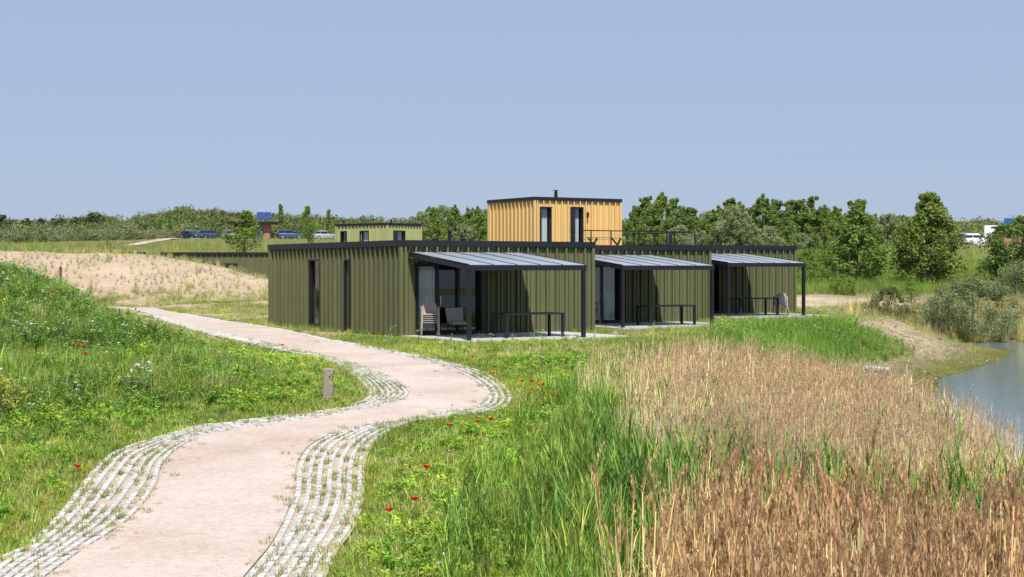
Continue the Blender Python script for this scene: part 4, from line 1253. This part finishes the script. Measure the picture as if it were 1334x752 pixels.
# turf beyond the near slope, between the dune, the path and the cabins
X, Y = pts(36000, -32, 24, 48, 92)
dp, ins, sh, wet, hs, pad = fields(X, Y); wv = wob(X, Y, .5, 2.0)
dn = dune_h(X, Y)
k = ~ins & ~wet & ~hs & (rng.random(len(X)) < np.where(X < -5, np.clip(.3+2.4*wob(X, Y, .8, 2.0), .04, 1), np.clip(.45+wv, .05, 1))) & (dn < .6) & (sh > 1.0)
k &= ~((((X-19)/5)**2+((Y-88)/6)**2 < 1.0) & (rng.random(len(X)) < .92)) & ~((((X-16.3)/2.4)**2+((Y-60)/4.5)**2 < 1) & (rng.random(len(X)) < .82))
emit("rough_turf", pc_mid, X[k], Y[k], .35, .8, GREENS, "rough patchy grass between cabins, path and dune", "grass", tilt=.2)
# meadow bank in the path bend: dense herbs, grass and flowers, lower towards the path
X, Y = pts(46000, -34, 0, 15, 74)
dp, ins, sh, wet, hs, pad = fields(X, Y)
lft = ~inside(np.vstack([LO, tailR, [[60,90],[60,0]], headL]), X, Y)
k0 = ~ins & lft & ~hs & (dp > .35) & (Y < 72)
grow = sm(.3, 4.5, dp)
k0 &= ~((Y > 40) & (dp < 4.2) & (rng.random(len(X)) < .93))
k = k0 & (rng.random(len(X)) < np.clip(.25+grow, 0, 1)); hm = (.35+.85*grow)*np.clip(1+.45*wob(X, Y, .7, 4.0), .55, 1.5)
wv = wob(X, Y, .45, .9)
kk = k & (rng.random(len(X)) < np.clip(.52+.7*wv, .08, .9))
emit("meadow_herbs", pc_herb, X[kk], Y[kk], .6, 1.1, [(.075,.128,.026),(.098,.155,.030),(.130,.178,.032),(.066,.112,.032)], "dense dark green herbs on the bank inside the path bend", "herbs", hmul=hm[kk])
kk = k & (rng.random(len(X)) < np.clip(.62-.6*wv, .25, .95))
kk_ = k & (rng.random(len(X)) < .12)
emit("meadow_straw", pc_tall, X[kk_], Y[kk_], .5, .85, [(.24,.22,.10),(.19,.20,.06),(.28,.24,.13)], "thin seeding grass stalks standing over the meadow herbs", "grass", hmul=hm[kk_])
emit("meadow_grass", pc_mid, X[kk], Y[kk], .85, 1.45, [(.125,.175,.03),(.16,.20,.04),(.21,.215,.07),(.10,.155,.03)], "tall meadow grass on the bank inside the path bend", "grass", hmul=hm[kk])
kk = k0 & (grow > .5) & (rng.random(len(X)) < np.clip(.03+.10*wob(X, Y, .6, 3.0), .006, .14))
emit("white_meadow_flowers", pc_wflow, X[kk], Y[kk], .7, 1.2, [(.08,.13,.03)], "small white umbel flowers dotted over the meadow bank", "flowers", hmul=hm[kk]*1.05)
# right verge: mixed grass growing taller towards the reeds
X, Y = pts(20000, -4, 8, 12.5, 47)
dp, ins, sh, wet, hs, pad = fields(X, Y)
rgt = inside(np.vstack([RO, [[-36,84.8],[60,90],[60,0]], headR]), X, Y)
gr = sm(.2, 3.0, dp); wv = wob(X, Y, .9, 5.0)
dry = np.exp(-(((X-1.6)/3.4)**2+((Y-41)/3.0)**2))
k = ~ins & rgt & ~wet & ~hs & (dp > .2) & (rng.random(len(X)) < np.clip(.25+.5*gr+.4*wv, .05, .9)) & (rng.random(len(X)) > dry*1.0) & (sh > 2)
emit("verge_grass", pc_mid, X[k], Y[k], .5, 1.1, GREENS, "loose grass on the verge between path and reeds", "grass", hmul=(.45+.6*gr[k])*np.clip(.3+pad[k]*.14, .3, 1))
kk = ~ins & rgt & ~wet & ~hs & (dp > .5) & (rng.random(len(X)) < .012*np.clip(1+2*wv, 0, 3))
emit("white_verge_flowers", pc_wflow, X[kk], Y[kk], .7, 1.2, [(.10,.15,.03)], "white flowers scattered in the verge grass", "flowers", hmul=.75)
kk = ~ins & rgt & ~wet & ~hs & (dp > .3) & (rng.random(len(X)) < .02*np.clip(1+2*wv, 0, 3))
emit("yellow_verge_flowers", pc_yflow, X[kk], Y[kk], .5, 1.0, [(.12,.16,.03)], "small yellow flowers scattered in the verge grass", "flowers", hmul=.75)

# green reeds: belt between verge and dry reeds, and rising through the dry reeds
GREED = [(.105,.160,.028),(.130,.180,.034),(.090,.140,.032),(.165,.200,.045)]
GR = np.array([(-.2,8),(-.1,14),(.0,19),(.45,23),(1.1,28),(1.8,31),(3.0,33.5),(5,35),(6.8,35.5),(7.0,31),(4.6,31.5),(2.6,28.0),(2.4,23.0),(2.1,18.5),(1.6,14.5),(1.25,12),(1.05,8)])
X, Y = pts(9000, -2, 8, 8.5, 36)
gp = np.vstack([GR, GR[:1]])
e = seg_dist(gp, X, Y); ins_ = inside(GR, X, Y)
k = (ins_ & (rng.random(len(X)) < np.clip(.35+e*.8, 0, 1))) | (~ins_ & (e < .6) & (rng.random(len(X)) < .18))
k &= ~inside(PATH_OUT, X, Y)
emit("green_reeds", pc_greed, X[k], Y[k], .58, .88, GREED, "belt of fresh green reeds beside the dry brown reeds", "reeds", boost=2.05, hmul=np.clip(.55+e[k]*.5, .55, 1.0), tilt=.07)
# dry reeds: far stand and near stand
DRY = [(.80,.60,.34),(.70,.51,.29),(.86,.68,.41),(.62,.44,.24),(.54,.52,.22)]
DRYF = [(.84,.66,.43),(.76,.59,.38),(.88,.72,.49),(.68,.52,.32),(.58,.56,.28)]
FAR = np.array([(2.0,27.2),(3.2,30.5),(5.5,32.6),(8.2,33.5),(8.3,30),(7.4,24),(6.6,19),(6.4,18.5),(2.9,19.0),(2.2,20.5),(2.2,23.5)])
NEAR = np.array([(.9,7.0),(1.05,10),(1.35,12.8),(2.0,13.6),(3.6,13.4),(5.4,13.3),(6.3,12),(5.0,7.0)])
X, Y = pts(14000, -1, 9, 6.5, 35, 1.35)
ef = seg_dist(np.vstack([FAR, FAR[:1]]), X, Y); inf = inside(FAR, X, Y)
k = inf & (rng.random(len(X)) < np.clip(.25+ef*.7, 0, .95)*np.where(X > 6.6+(Y-24)*.2, .4, 1)) | (~inf & (ef < .8) & (rng.random(len(X)) < .10))
k &= ~inside(NEAR, X, Y)
emit("dry_reeds_far_stand", pc_dreed2, X[k], Y[k], .66, .84, DRYF, "pale dry reeds with plumes, farther stand towards the pond", "reeds", gm=(1,1,.94), boost=1.0, tilt=.05, zs=(.85,1.1))
en = seg_dist(np.vstack([NEAR, NEAR[:1]]), X, Y); inn = inside(NEAR, X, Y)
k = inn & (rng.random(len(X)) < np.clip(.2+en*.8, 0, .62)*np.clip(.95+.5*wob(X, Y, 1.6, .8), .35, 1.3)) | (~inn & (en < .5) & (rng.random(len(X)) < .15) & (Y > 7))
emit("dry_reeds_near_stand", pc_dreed, X[k], Y[k], .85, 1.05, DRY, "tall golden-brown dry reeds with feathery plumes, front stand", "reeds", gm=(1,1,.94), boost=1.0, tilt=.06, zs=(.9,1.12))
X, Y = pts(3600, 0, 8, 8, 33, 1.3)
k = (inside(FAR, X, Y) & (rng.random(len(X)) < .40)) | (inside(NEAR, X, Y) & (rng.random(len(X)) < .22)) | ((Y > 13.6) & (Y < 19.5) & (X > 1) & (X < 7))
emit("green_reed_shoots", pc_greed, X[k], Y[k], .6, .95, GREED, "green reed shoots coming up among the dry stems", "reeds", boost=2.0, tilt=.06)

# tall green grass on the bank before the cabins
X, Y = pts(16000, 1, 19, 33, 66)
dp, ins, sh, wet, hs, pad = fields(X, Y)
BK = np.array([(2.4,33.5),(3.6,40),(5.0,46),(6.2,49),(7.6,52.5),(11.5,59),(13.2,60.5),(15.4,57.5),(14.2,54.5),(12.6,51),(10.6,46),(9.4,40),(8.0,34.5),(5,33.5)])
eb = seg_dist(np.vstack([BK, BK[:1]]), X, Y)
k = inside(BK, X, Y) & ~hs & ~wet & (pad > .25) & (rng.random(len(X)) < np.clip(.3+.5*eb, 0, 1))
emit("bank_grass", pc_tall, X[k], Y[k], .55, 1.0, [(.115,.18,.032),(.09,.155,.03),(.15,.20,.045),(.10,.17,.035)], "tall green grass on the bank between cabins and reeds", "grass", hmul=np.clip(.4+eb[k]*.45, .4, 1.05)*np.clip(.35+pad[k]*.3, .4, 1)*np.clip(.85+.5*wob(X[k], Y[k], 1.1, .3), .45, 1.25), tilt=.2)
k = inside(BK, X, Y) & ~hs & ~wet & (pad > .4) & (rng.random(len(X)) < np.clip(.1+.4*wob(X, Y, .7, 2.2), 0, .5))
emit("bank_herbs", pc_herb, X[k], Y[k], .7, 1.5, [(.08,.14,.028),(.10,.16,.03),(.13,.18,.035)], "leafy herbs and docks growing in the bank grass", "herbs", hmul=np.clip(.5+eb[k]*.3, .4, 1))
# weeds along cabin walls and terrace edges
X, Y = pts(26000, -10, 16, 42, 68)
dp, ins, sh, wet, hs, pad = fields(X, Y)
k = ~hs & ~ins & ~wet & (pad < .55) & (rng.random(len(X)) < .55)
emit("wall_weeds", pc_mid, X[k], Y[k], .3, .8, GREENS, "weeds and grass along the cabin walls and terrace edges", "weeds", hmul=np.where(Y[k] < 50, .55, .9))

# marram planted in rows on the sand dune
gx, gy = np.meshgrid(np.arange(-44, -6, .5), np.arange(83.5, 104, .5))
X = gx.ravel()+rng.normal(0, .2, gx.size); Y = gy.ravel()+rng.normal(0, .2, gx.size)
k = (dune_h(X, Y) > .12) & (rng.random(len(X)) < np.clip(.7+.6*wob(X, Y, .5, 3.3), .15, 1)) & (np.abs(X) < .3375*Y*1.2)
emit("marram_tufts", pc_marram, X[k], Y[k], .6, 1.25, [(.25,.22,.095),(.20,.20,.075),(.31,.26,.13)], "sparse marram tufts planted in rows over the sand dune", "grass", tilt=.15)
X, Y = pts(9000, -44, -6, 78, 112)
d_ = dune_h(X, Y)
k = ((d_ > .01) & (d_ < 1.0+.8*wob(X, Y, .5)) & (Y < 93) & (rng.random(len(X)) < np.clip(.15+1.2*wob(X, Y, .7, 1.1), 0, .9))) | ((Y > 99.5) & (X < -27) & (rng.random(len(X)) < .8))
emit("dune_grass", pc_tall, X[k], Y[k], .4, .8, [(.13,.17,.04),(.19,.20,.06),(.24,.22,.09)], "green grass patches at the foot and crest of the sand dune", "grass")
# far meadows
X, Y = pts(26000, -110, 110, 100, 285, 1.1)
k = (rng.random(len(X)) < np.clip(110/Y, 0, 1))
bd = np.abs(np.interp(Y, [190,225,250,254], [at(170,190),at(215,225),at(262,250),at(320,254)])-X) < 2.5
k &= ~((Y < 122) & (X > -32) & (X < -4)) & ~(bd & (Y > 188) & (Y < 256)) & ~((X > 60) & (Y > 216) & (Y < 246))
emit("far_meadow_grass", pc_tall, X[k], Y[k], .7, 1.5, [(.17,.18,.05),(.22,.21,.07),(.13,.16,.045),(.19,.19,.055)], "rough yellow-green meadow behind the cabins", "grass", hmul=np.where(Y[k] > 190, .55, np.clip(Y[k]/150, .7, 1.2)))
X, Y = pts(12000, 14, 46, 98, 150, 1.15)
k = (X > 14) & (rng.random(len(X)) < np.clip(.75+.5*wob(X, Y, .35, 1.0), .1, 1))
emit("slope_grass", pc_tall, X[k], Y[k], .7, 1.4, [(.12,.165,.034),(.15,.185,.04),(.10,.145,.03),(.18,.19,.055)], "lush tall grass on the slope around the two big trees", "grass")
# reed and grass fringe of the far shore
X, Y = pts(5000, 17, 34, 66, 98)
dp, ins, sh, wet, hs, pad = fields(X, Y)
k = ~wet & (sh < 9) & (Y > 71) & ~((((X-18)/6.5)**2+((Y-87)/8)**2 < 1) & (rng.random(len(X)) < .9)) & (rng.random(len(X)) < np.clip(.6-(sh-3)*.06, .1, .8))
emit("far_shore_reeds", pc_tall, X[k], Y[k], .9, 1.6, [(.36,.27,.16),(.28,.22,.12),(.15,.17,.05),(.32,.25,.14)], "straw-coloured reeds fringing the far pond shore", "reeds")

# algae crust and clods along the bare shore
X, Y = pts(9000, 8, 24, 40, 70)
dp, ins, sh, wet, hs, pad = fields(X, Y)
k = (sh < 1.9) & ~(wet & (sh > .25)) & (rng.random(len(X)) < np.clip(.6+.7*wob(X, Y, 1.6, .7), .1, 1))
emit("shore_algae", pc_short, X[k], Y[k], .25, .6, [(.11,.125,.015),(.14,.15,.02),(.09,.10,.02)], "yellow-green algae and mud crust along the bare shore", "algae", tilt=.4)
# weeds between the pavers
Q = np.array([(q[0], q[1], q[2]) for q in pvs if q[1] < 44])
sel = Q[rng.random(len(Q)) < .95]
sel = np.vstack([sel, Q[rng.random(len(Q)) < .7]])
ox = rng.uniform(.045, .085, len(sel))*rng.choice([-1, 1], len(sel)); al = rng.uniform(-.2, .2, len(sel))
X = sel[:,0]-np.sin(sel[:,2])*ox+np.cos(sel[:,2])*al; Y = sel[:,1]+np.cos(sel[:,2])*ox+np.sin(sel[:,2])*al
k = inside(PATH_OUT, X, Y)&(rng.random(len(X)) < np.clip(.55+.5*wob(X, Y, 1.2), .2, 1)); X, Y = X[k], Y[k]
n = len(X); s = rng.uniform(.35, .85, n)
scatter("paver_weeds", pc_short, np.column_stack([X, Y, z0(Y)+.034]), np.column_stack([s*.8, s*.8, s]), np.column_stack([np.zeros(n), np.zeros(n), rng.uniform(0, 6.28, n)]),
        1.9*np.array([(.14,.16,.04),(.20,.19,.07),(.11,.14,.035)])[rng.integers(0,3,n)], None, "tiny grass tufts in the joints of the pavers", "weeds")
# tufts creeping from the edge onto the gravel
X, Y = pts(40000, -12, 1, 14, 48); k = inside(PATH_IN, X, Y); X, Y = X[k], Y[k]
de = np.minimum(seg_dist(LI[::2], X, Y), seg_dist(RI[::2], X, Y))
k = rng.random(len(X)) < .16*np.exp(-de/.10)+.0015; X, Y = X[k], Y[k]; n = len(X); s = rng.uniform(.25, .7, n)
scatter("gravel_weeds", pc_short, np.column_stack([X, Y, z0(Y)+.046]), np.column_stack([s, s, s*.7]), np.column_stack([np.zeros(n), np.zeros(n), rng.uniform(0, 6.28, n)]),
        1.9*np.array([(.14,.16,.04),(.20,.19,.07),(.22,.17,.09)])[rng.integers(0,3,n)], None, "tiny weeds creeping onto the gravel from the paver edge", "weeds")
# loose stones on the gravel
def pebble(seed):
    r_ = np.random.default_rng(seed); b = MB()
    V = np.array([(1,0,0),(-1,0,0),(0,1,0),(0,-1,0),(0,0,1),(0,0,-1)], float)*r_.uniform(.6, 1.2, (6, 3))
    b.add(V, [(0,2,4),(2,1,4),(1,3,4),(3,0,4),(2,0,5),(1,2,5),(3,1,5),(0,3,5)], 0, r_.random()); return b.mesh("pebble", M['f_reed'])
pc_peb = proto_coll("pebble", [pebble(i) for i in range(4)])
X, Y = pts(60000, -12, 1, 14, 48); k = inside(PATH_IN, X, Y); X, Y = X[k][:6000], Y[k][:6000]; n = len(X)
s = rng.uniform(.002, .006, n)*rng.choice([1, 1, 1, 1.6], n)
scatter("loose_stones", pc_peb, np.column_stack([X, Y, z0(Y)+.055+.008*wob(X, Y, 1.1)]), np.column_stack([s*1.3, s, s*.7]), np.column_stack([np.zeros(n), np.zeros(n), rng.uniform(0, 6.28, n)]),
        np.array([(.55,.43,.36),(.62,.55,.48),(.46,.33,.26),(.50,.40,.33)])[rng.integers(0,4,n)], None, "loose gravel stones on the path", "gravel")

X, Y = pts(5000, 8, 22, 44, 72); dp, ins, sh, wet, hs, pad = fields(X, Y)
k = ~wet & (pad > .5) & ((((X-16.3)/3.2)**2+((Y-60)/6.5)**2 < 1) | (((X-12.2)/2)**2+((Y-50)/4)**2 < 1)); X, Y = X[k], Y[k]; n = len(X)
s = rng.uniform(.012, .05, n)*rng.choice([1, 1, 1, 1.7], n)
scatter("sand_clods", pc_peb, np.column_stack([X, Y, zfun(X, Y)+s*.2]), np.column_stack([s*1.3, s, s*.7]), np.column_stack([rng.normal(0,.3,n), rng.normal(0,.3,n), rng.uniform(0, 6.28, n)]),
        np.array([(.42,.33,.23),(.34,.26,.18),(.5,.42,.32),(.2,.16,.11)])[rng.integers(0,4,n)], None, "clods and stones lying on the sandy pond bank", "stones")

# ------------------------------------------------------------------ poppies
def poppy_mesh(seed):
    r_ = np.random.default_rng(seed); b = MB()
    lean = r_.normal(0, .05, 2)
    b.tube([(0,0,0),(lean[0]*.5,lean[1]*.5,.22),(lean[0],lean[1],.42)], [.003,.003,.0025], 4, 1, False)
    c = np.array([lean[0], lean[1], .42])
    for k in range(4):
        a = k*math.pi/2+r_.normal(0, .15); V = [c]
        for j, (q, h) in enumerate(((.034,.020),(.050,.052))):
            for da in (-.75, 0, .75):
                V.append(c+np.array([math.cos(a+da)*q, math.sin(a+da)*q, h+r_.normal(0,.006)]))
        b.add(V, [(0,1,2),(0,2,3),(1,4,5,2),(2,5,6,3)], 0)
    b.tube([c, c+np.array([0,0,.018])], [.009,.011], 6, 2)
    return b.mesh("poppy", [M['poppy'], M['stem'], M['darkseed']])
pmesh = [poppy_mesh(i) for i in range(4)]
POP = [(97,450),(110,452),(110,461),(68,381),(102,608),(367,450),(614,465),(648,486),(680,497),(690,497),(709,501),(714,502),(694,512),(699,510),(713,511),(725,517),
       (507,665),(539,650),(553,609),(590,553),(622,550),(637,546)]
for i, (px, py) in enumerate(POP):
    side = "on the meadow bank inside the path bend" if px < 400 else "in the verge between path and reeds"
    # march along the sight line to the ground under the flower
    dd = np.arange(14, 90, .05); xs_ = (px-CX)/FPX*dd; zs_ = EYE-(py-HY)/FPX*dd
    gzv = zfun(xs_, dd); lift = np.where(seg_dist(PATH_EDGE, xs_, dd) > 1.5, .5, .33) if px < 400 else .34
    hit = np.argmax(zs_ < gzv+lift+.04)
    d_ = float(dd[hit]); x_ = float(xs_[hit])
    o = link("poppy", pmesh[i % 4], None, (x_, d_, float(gzv[hit])), (0, 0, rng.uniform(0, 6.28)))
    hscale = float(np.asarray(lift).flat[hit] if np.ndim(lift) else lift)+.04
    o.scale = (1.0, 1.0, hscale/.44)
    tag(o, "red poppy "+side, "poppy", "red poppies "+side)

# ------------------------------------------------------------------ trees and shrubs
def tree_meshes(seed, h, rad, nleaf, leaf, mat, shape='ovate', trunk_h=.18, clumps=60, crad=.17, aspect=.55):
    """trunk mesh (with limbs) and crown mesh of one tree"""
    r_ = np.random.default_rng(seed); tr = MB(); cr = MB()
    zt = h*trunk_h; cc = []; crs = []
    def env(f):     # crown radius over relative height
        if shape == 'ovate': return (max(0, math.sin(math.pi*min(1, f**.75*.93+.07)))**.8)*(1-.25*f)
        if shape == 'poplar': return (1-f**2.2)*(.62+.38*math.sin(f*9+seed))*min(1, .55+f*3)
        return math.sqrt(max(0, 1-(2*f-1)**2))
    lean = r_.normal(0, .03, 2)*h
    P = [(0,0,-.3),(lean[0]*.2,lean[1]*.2,h*.25),(lean[0]*.6,lean[1]*.6,h*.6),(lean[0],lean[1],h*.93)]
    tr.tube(P, [h*.024, h*.018, h*.011, h*.003], 8)
    for i in range(clumps):
        f = r_.random()**.85; a = r_.uniform(0, 6.283)
        q = rad*env(f)*math.sqrt(r_.uniform(.12, 1))*r_.uniform(.8, 1.12); z = zt+(h-zt)*f*.96
        c = np.array([math.cos(a)*q+lean[0]*f, math.sin(a)*q+lean[1]*f, z]); cc.append(c); crs.append(h*crad*r_.uniform(.5, 1.0)*(.6+.4*(1-f)))
        if i % 2 == 0:
            zb = max(.12*h, z-q*.9)
            fb = zb/h; b0 = np.array([lean[0]*fb, lean[1]*fb, zb])
            tr.tube([b0, (b0+c)/2+np.array([0,0,-.05*q]), c], [h*.009*(1.1-f), h*.006*(1.1-f), h*.0018], 5)
    # ragged leading shoots
    for i in range(7):
        a = r_.uniform(0, 6.283); q = rad*.3*r_.random()
        cc.append(np.array([math.cos(a)*q+lean[0], math.sin(a)*q+lean[1], h*r_.uniform(.9, 1.02)])); crs.append(h*crad*.3)
    add_leaves(cr, r_, np.array(cc), np.array(crs), nleaf, leaf, 0, 1.2, aspect)
    return tr.mesh("trunk", M['bark']), cr.mesh("crown", M[mat])
def plant_tree(name, tm, loc, rz, label, cat="tree", group=None, s=(1,1,1)):
    t = thing(name, label, cat, loc, rz, group); t.scale = s
    link("trunk", tm[0], t); link("crown", tm[1], t); return t

def treeat(px, Y, base_py=None):
    X = at(px, Y); return (X, Y, gz(X, Y)-.05)
A = tree_meshes(301, 6.0, 1.75, 11000, .19, 'f_tree', 'ovate', .06, 120, .11)
plant_tree("poplar_tree", A, treeat(1115, 110), 0, "bushy green tree standing behind the bare sand patch", s=(1.25,1.25,1))
B = tree_meshes(302, 6.7, 2.35, 17000, .20, 'f_tree', 'ovate', .05, 170, .10)
plant_tree("poplar_tree", B, treeat(1210, 108), 0, "tallest broad green tree left of the white parked car", s=(1.22,1.22,1))
Cc = tree_meshes(303, 4.4, 2.3, 14000, .20, 'f_tree2', 'round', .06, 110, .15, .5)
plant_tree("alder_bush", Cc, treeat(1326, 100), .5, "dark round bush right of the white parked car", "bush", None, (1.08,1.08,1.1))

# tree belt behind the cabins
belt = [tree_meshes(310+i, 5.4, (2.2,2.5,1.8,2.3,2.1)[i], 9000, .19, ('f_tree2','f_tree','f_tree2','f_tree3','f_tree')[i], ('ovate','ovate','poplar','round','ovate')[i], .05, 95, .105) for i in range(5)]
BL = ["dark bushy tree", "mid green bushy tree", "slim dark green tree", "pale silvery tree", "green ovate tree"]
row = [(828,160,1.05,0),(842,163,1.18,0),(858,158,1.25,1),(874,165,1.15,2),(889,160,1.05,0),(905,168,.95,1),(922,170,.95,3),(938,166,1.05,1),(953,162,1.22,0),(966,168,1.08,2),
       (980,172,1.05,0),(995,166,1.25,1),(1010,170,1.15,0),(1026,165,1.10,2),(1042,168,1.28,0),(1056,172,1.25,2),(1068,166,1.05,1),(1082,176,.86,3),(1098,182,.86,1),(1140,182,.86,4),
       (1155,178,.86,3),(1168,184,.86,4),(1185,186,.86,3),(1228,182,.8,1),(818,150,.80,4),
       (835,142,.75,1),(862,140,.62,4),(885,144,.72,3),(912,140,.66,3),(935,138,.72,4),(955,136,.92,3),(975,135,.70,3),(1000,138,.72,3),(1022,140,.66,4),(1040,145,.62,3),(1060,145,.62,1),(1075,150,.7,4),
       (850,170,1.1,2),(960,178,1.15,1),(1030,180,1.2,0),(900,178,1.0,0),(1120,180,.9,1),(1062,182,.9,3),(1075,178,.87,4),(1090,184,.88,3),(1132,182,.86,3),(1148,186,.88,4),(1160,190,.88,3),(1176,186,.86,4),(1192,190,.88,3),(1052,170,1.12,0),(1072,172,1.1,1),(1088,174,1.0,4)]
for i, (px, Y, s, v) in enumerate(row):
    sx = s*rng.uniform(.9, 1.15)
    plant_tree("belt_tree", belt[v], treeat(px, Y), rng.uniform(0, 6.28), ("low " if s < .85 else "tall ")+BL[v]+(" at the front of the dense belt behind the cabins" if s < .85 else " rising at the back of the belt behind the cabins"), "tree", "tree belt behind the cabins", (sx, sx, s*rng.uniform(.92, 1.06)))
for i, (px, Y, s, v) in enumerate([(552,172,1.0,3),(566,170,1.05,4),(580,176,1.0,3),(595,172,.95,1),(610,174,.92,4),(625,170,.95,1),(572,165,.8,4),(604,166,.75,3),(636,178,.9,3),(556,182,1.0,1)]):
    plant_tree("belt_tree", belt[v], treeat(px, Y), rng.uniform(0, 6.28), BL[v]+" between the pale green storey and the yellow storey", "tree", "trees between the two upper storeys", (s, s, s*rng.uniform(.95, 1.1)))
yg = tree_meshes(330, 4.6, 1.55, 2600, .22, 'f_young', 'ovate', .12, 40, .18)
plant_tree("young_tree", yg, treeat(317, 152), 0, "young light green tree in front of the brick pavilion", s=(1.25,1.25,.98))
plant_tree("young_tree", yg, treeat(402, 200), 2, "young light green tree left of the pale green storey", s=(.9,.9,1.05))
cone = tree_meshes(331, 5.0, .9, 1800, .24, 'f_tree2', 'poplar', .05, 34, .15)
for px, Y, s in ((288,258,.95),(367,256,1.15),(428,258,1.0),(222,266,.8),(208,262,.7)):
    plant_tree("slim_tree", cone, treeat(px, Y), px, "slim dark upright tree before the brown scrub hill", "tree", "slim trees before the scrub hill", (s, s, s))
pine = [tree_meshes(335+i, 4.0, 1.9, 1700, .36, 'f_pine', 'round', .08, 30, .22) for i in range(2)]
for px, Y, s in ((3,315,1.25),(34,318,1.1),(55,322,1.05),(78,322,1.05),(98,330,1.1),(108,332,.9),(120,336,1.15),(128,338,1.05),(33,345,1.0),(70,350,.9)):
    plant_tree("dune_pine", pine[px % 2], treeat(px, Y), px, "dark round pine on the scrub slope beyond the dune", "tree", "dark pines on the scrub slope", (s, s, s))

# shrubs by the pond and behind the sand patch
def shrub(name, seed, h, rad, n, leaf, mat, loc, label, shape='round', clumps=50, crad=.2, aspect=.35, s=(1,1,1), th=.04):
    return plant_tree(name, tree_meshes(seed, h, rad, n, leaf, mat, shape, th, clumps, crad, aspect), loc, 0, label, "shrub", None, s)
shrub("willow_shrub", 350, 2.75, 2.15, 17000, .11, 'f_willow', treeat(1268, 75.2), "wide grey-green willow leaning over the pond edge", clumps=80, s=(1.3,1.2,1.08))
shrub("willow_shrub", 351, 1.8, 1.2, 4500, .10, 'f_willow', treeat(1222, 76), "smaller grey-green willow left of the wide one at the pond edge")
shrub("willow_shrub", 352, 2.4, 1.5, 5000, .11, 'f_willow', treeat(1325, 84), "grey-green willow behind the wide one, under the dark bush")
shrub("rose_bush", 353, 1.75, 1.25, 5500, .11, 'f_bush', treeat(1156, 77), "low dark olive bush between sand patch and pond")
shrub("light_green_shrub", 354, 1.3, 1.0, 2400, .13, 'f_young', treeat(1098, 98), "small light green shrub under the bushy tree")
shrub("light_green_shrub", 355, 1.6, 1.1, 2400, .13, 'f_young', treeat(1282, 96), "light green shrub at the foot of the dark bush")
shrub("leafy_sapling", 356, 1.7, .5, 900, .13, 'f_young', treeat(1187, 80), "thin leafy sapling beside the low olive bush")
for i, (px, Y, s) in enumerate(((1052,112,1.0),(1064,110,1.1),(1076,112,1.05),(1048,118,1.15),(1062,118,1.15),(1080,118,1.1),(1070,107,.85),(1056,106,.8))):
    if i == 0: bb = shrub("bramble_shrub", 357, 1.6, 1.3, 2200, .15, 'f_young', treeat(px, Y), "yellow-green shrub on the slope left of the bushy tree"); bb["group"] = "yellow-green shrubs on the slope"
    else:
        k_ = copy_tree(bb); k_.location = treeat(px, Y); k_.rotation_euler = (0,0,i*1.7); k_.scale = (s,s,s)
yb_ = shrub("broom_shrub", 358, .85, .5, 900, .06, 'f_broom', (at(-2, 26.5), 26.5, gz(at(-2,26.5), 26.5)-.05), "yellow flowering shrub at the edge of the meadow bank")
shrub("bare_shrub", 359, 1.3, .7, 350, .12, 'f_bush', treeat(140, 104), "scraggy dark shrub on the crest of the sand dune")

# scrub covering the hills
pc_scrub = proto_coll("scrub", [leaf_blob(400+i, 260, 1.6, .34, 'f_scrub') for i in range(5)])
X, Y = pts(15000, -190, 190, 262, 470, 1.12)
rd_ = (np.abs(X-at(255, 262)) < 6) & (Y < 266)
k = (rng.random(len(X)) < np.clip((Y-255)/45, 0, 1)) & ~((X > 62) & (Y < 270))
hx = X/Y*380
hx = X/Y*380
bw = np.clip(.5+1.3*wob(X, Y, .045, .5), 0, 1)*np.where(hx > -60, 1, .55)
gw = np.where(Y < 320, 1.4, .5)*np.where(hx < -85, 1.5, .5)
cw = np.column_stack([np.full(len(X), .9), np.full(len(X), .55), bw*1.3, bw*.8, gw, np.full(len(X), .35)])[k]
emit("hill_scrub", pc_scrub, X[k], Y[k], .6, 1.6, [(.085,.105,.035),(.060,.082,.030),(.150,.120,.062),(.125,.098,.058),(.135,.140,.085),(.125,.150,.04)],
     "mixed green and brown scrub covering the dune hills behind", "scrub", zs=(.8,1.5), cw=cw, sink=.1, boost=1.75)  # scrub tints lifted by boost: distance haze put into the colour
X, Y = pts(3200, -120, -20, 205, 262, 1.1)
k = (Y > np.interp(X/Y, [-.36,-.25,-.2,-.12], [196,222,262,300])) & (X/Y < -.222)
emit("buckthorn_thicket", pc_scrub, X[k], Y[k], .55, 1.0, [(.135,.145,.085),(.110,.125,.065),(.16,.16,.10),(.09,.11,.045)], "grey-green thicket at the foot of the scrub hill", "scrub", zs=(.7,1.1), sink=.1, boost=1.6)
X, Y = pts(3200, 18, 90, 112, 225, 1.1)
k = (X/Y < .28) & (rng.random(len(X)) < .7) & (Y > 138)
emit("meadow_scrub", pc_scrub, X[k], Y[k], .35, .8, [(.12,.165,.04),(.10,.14,.035),(.15,.175,.05)], "low green scrub behind the trees right of the cabins", "scrub", sink=.1)
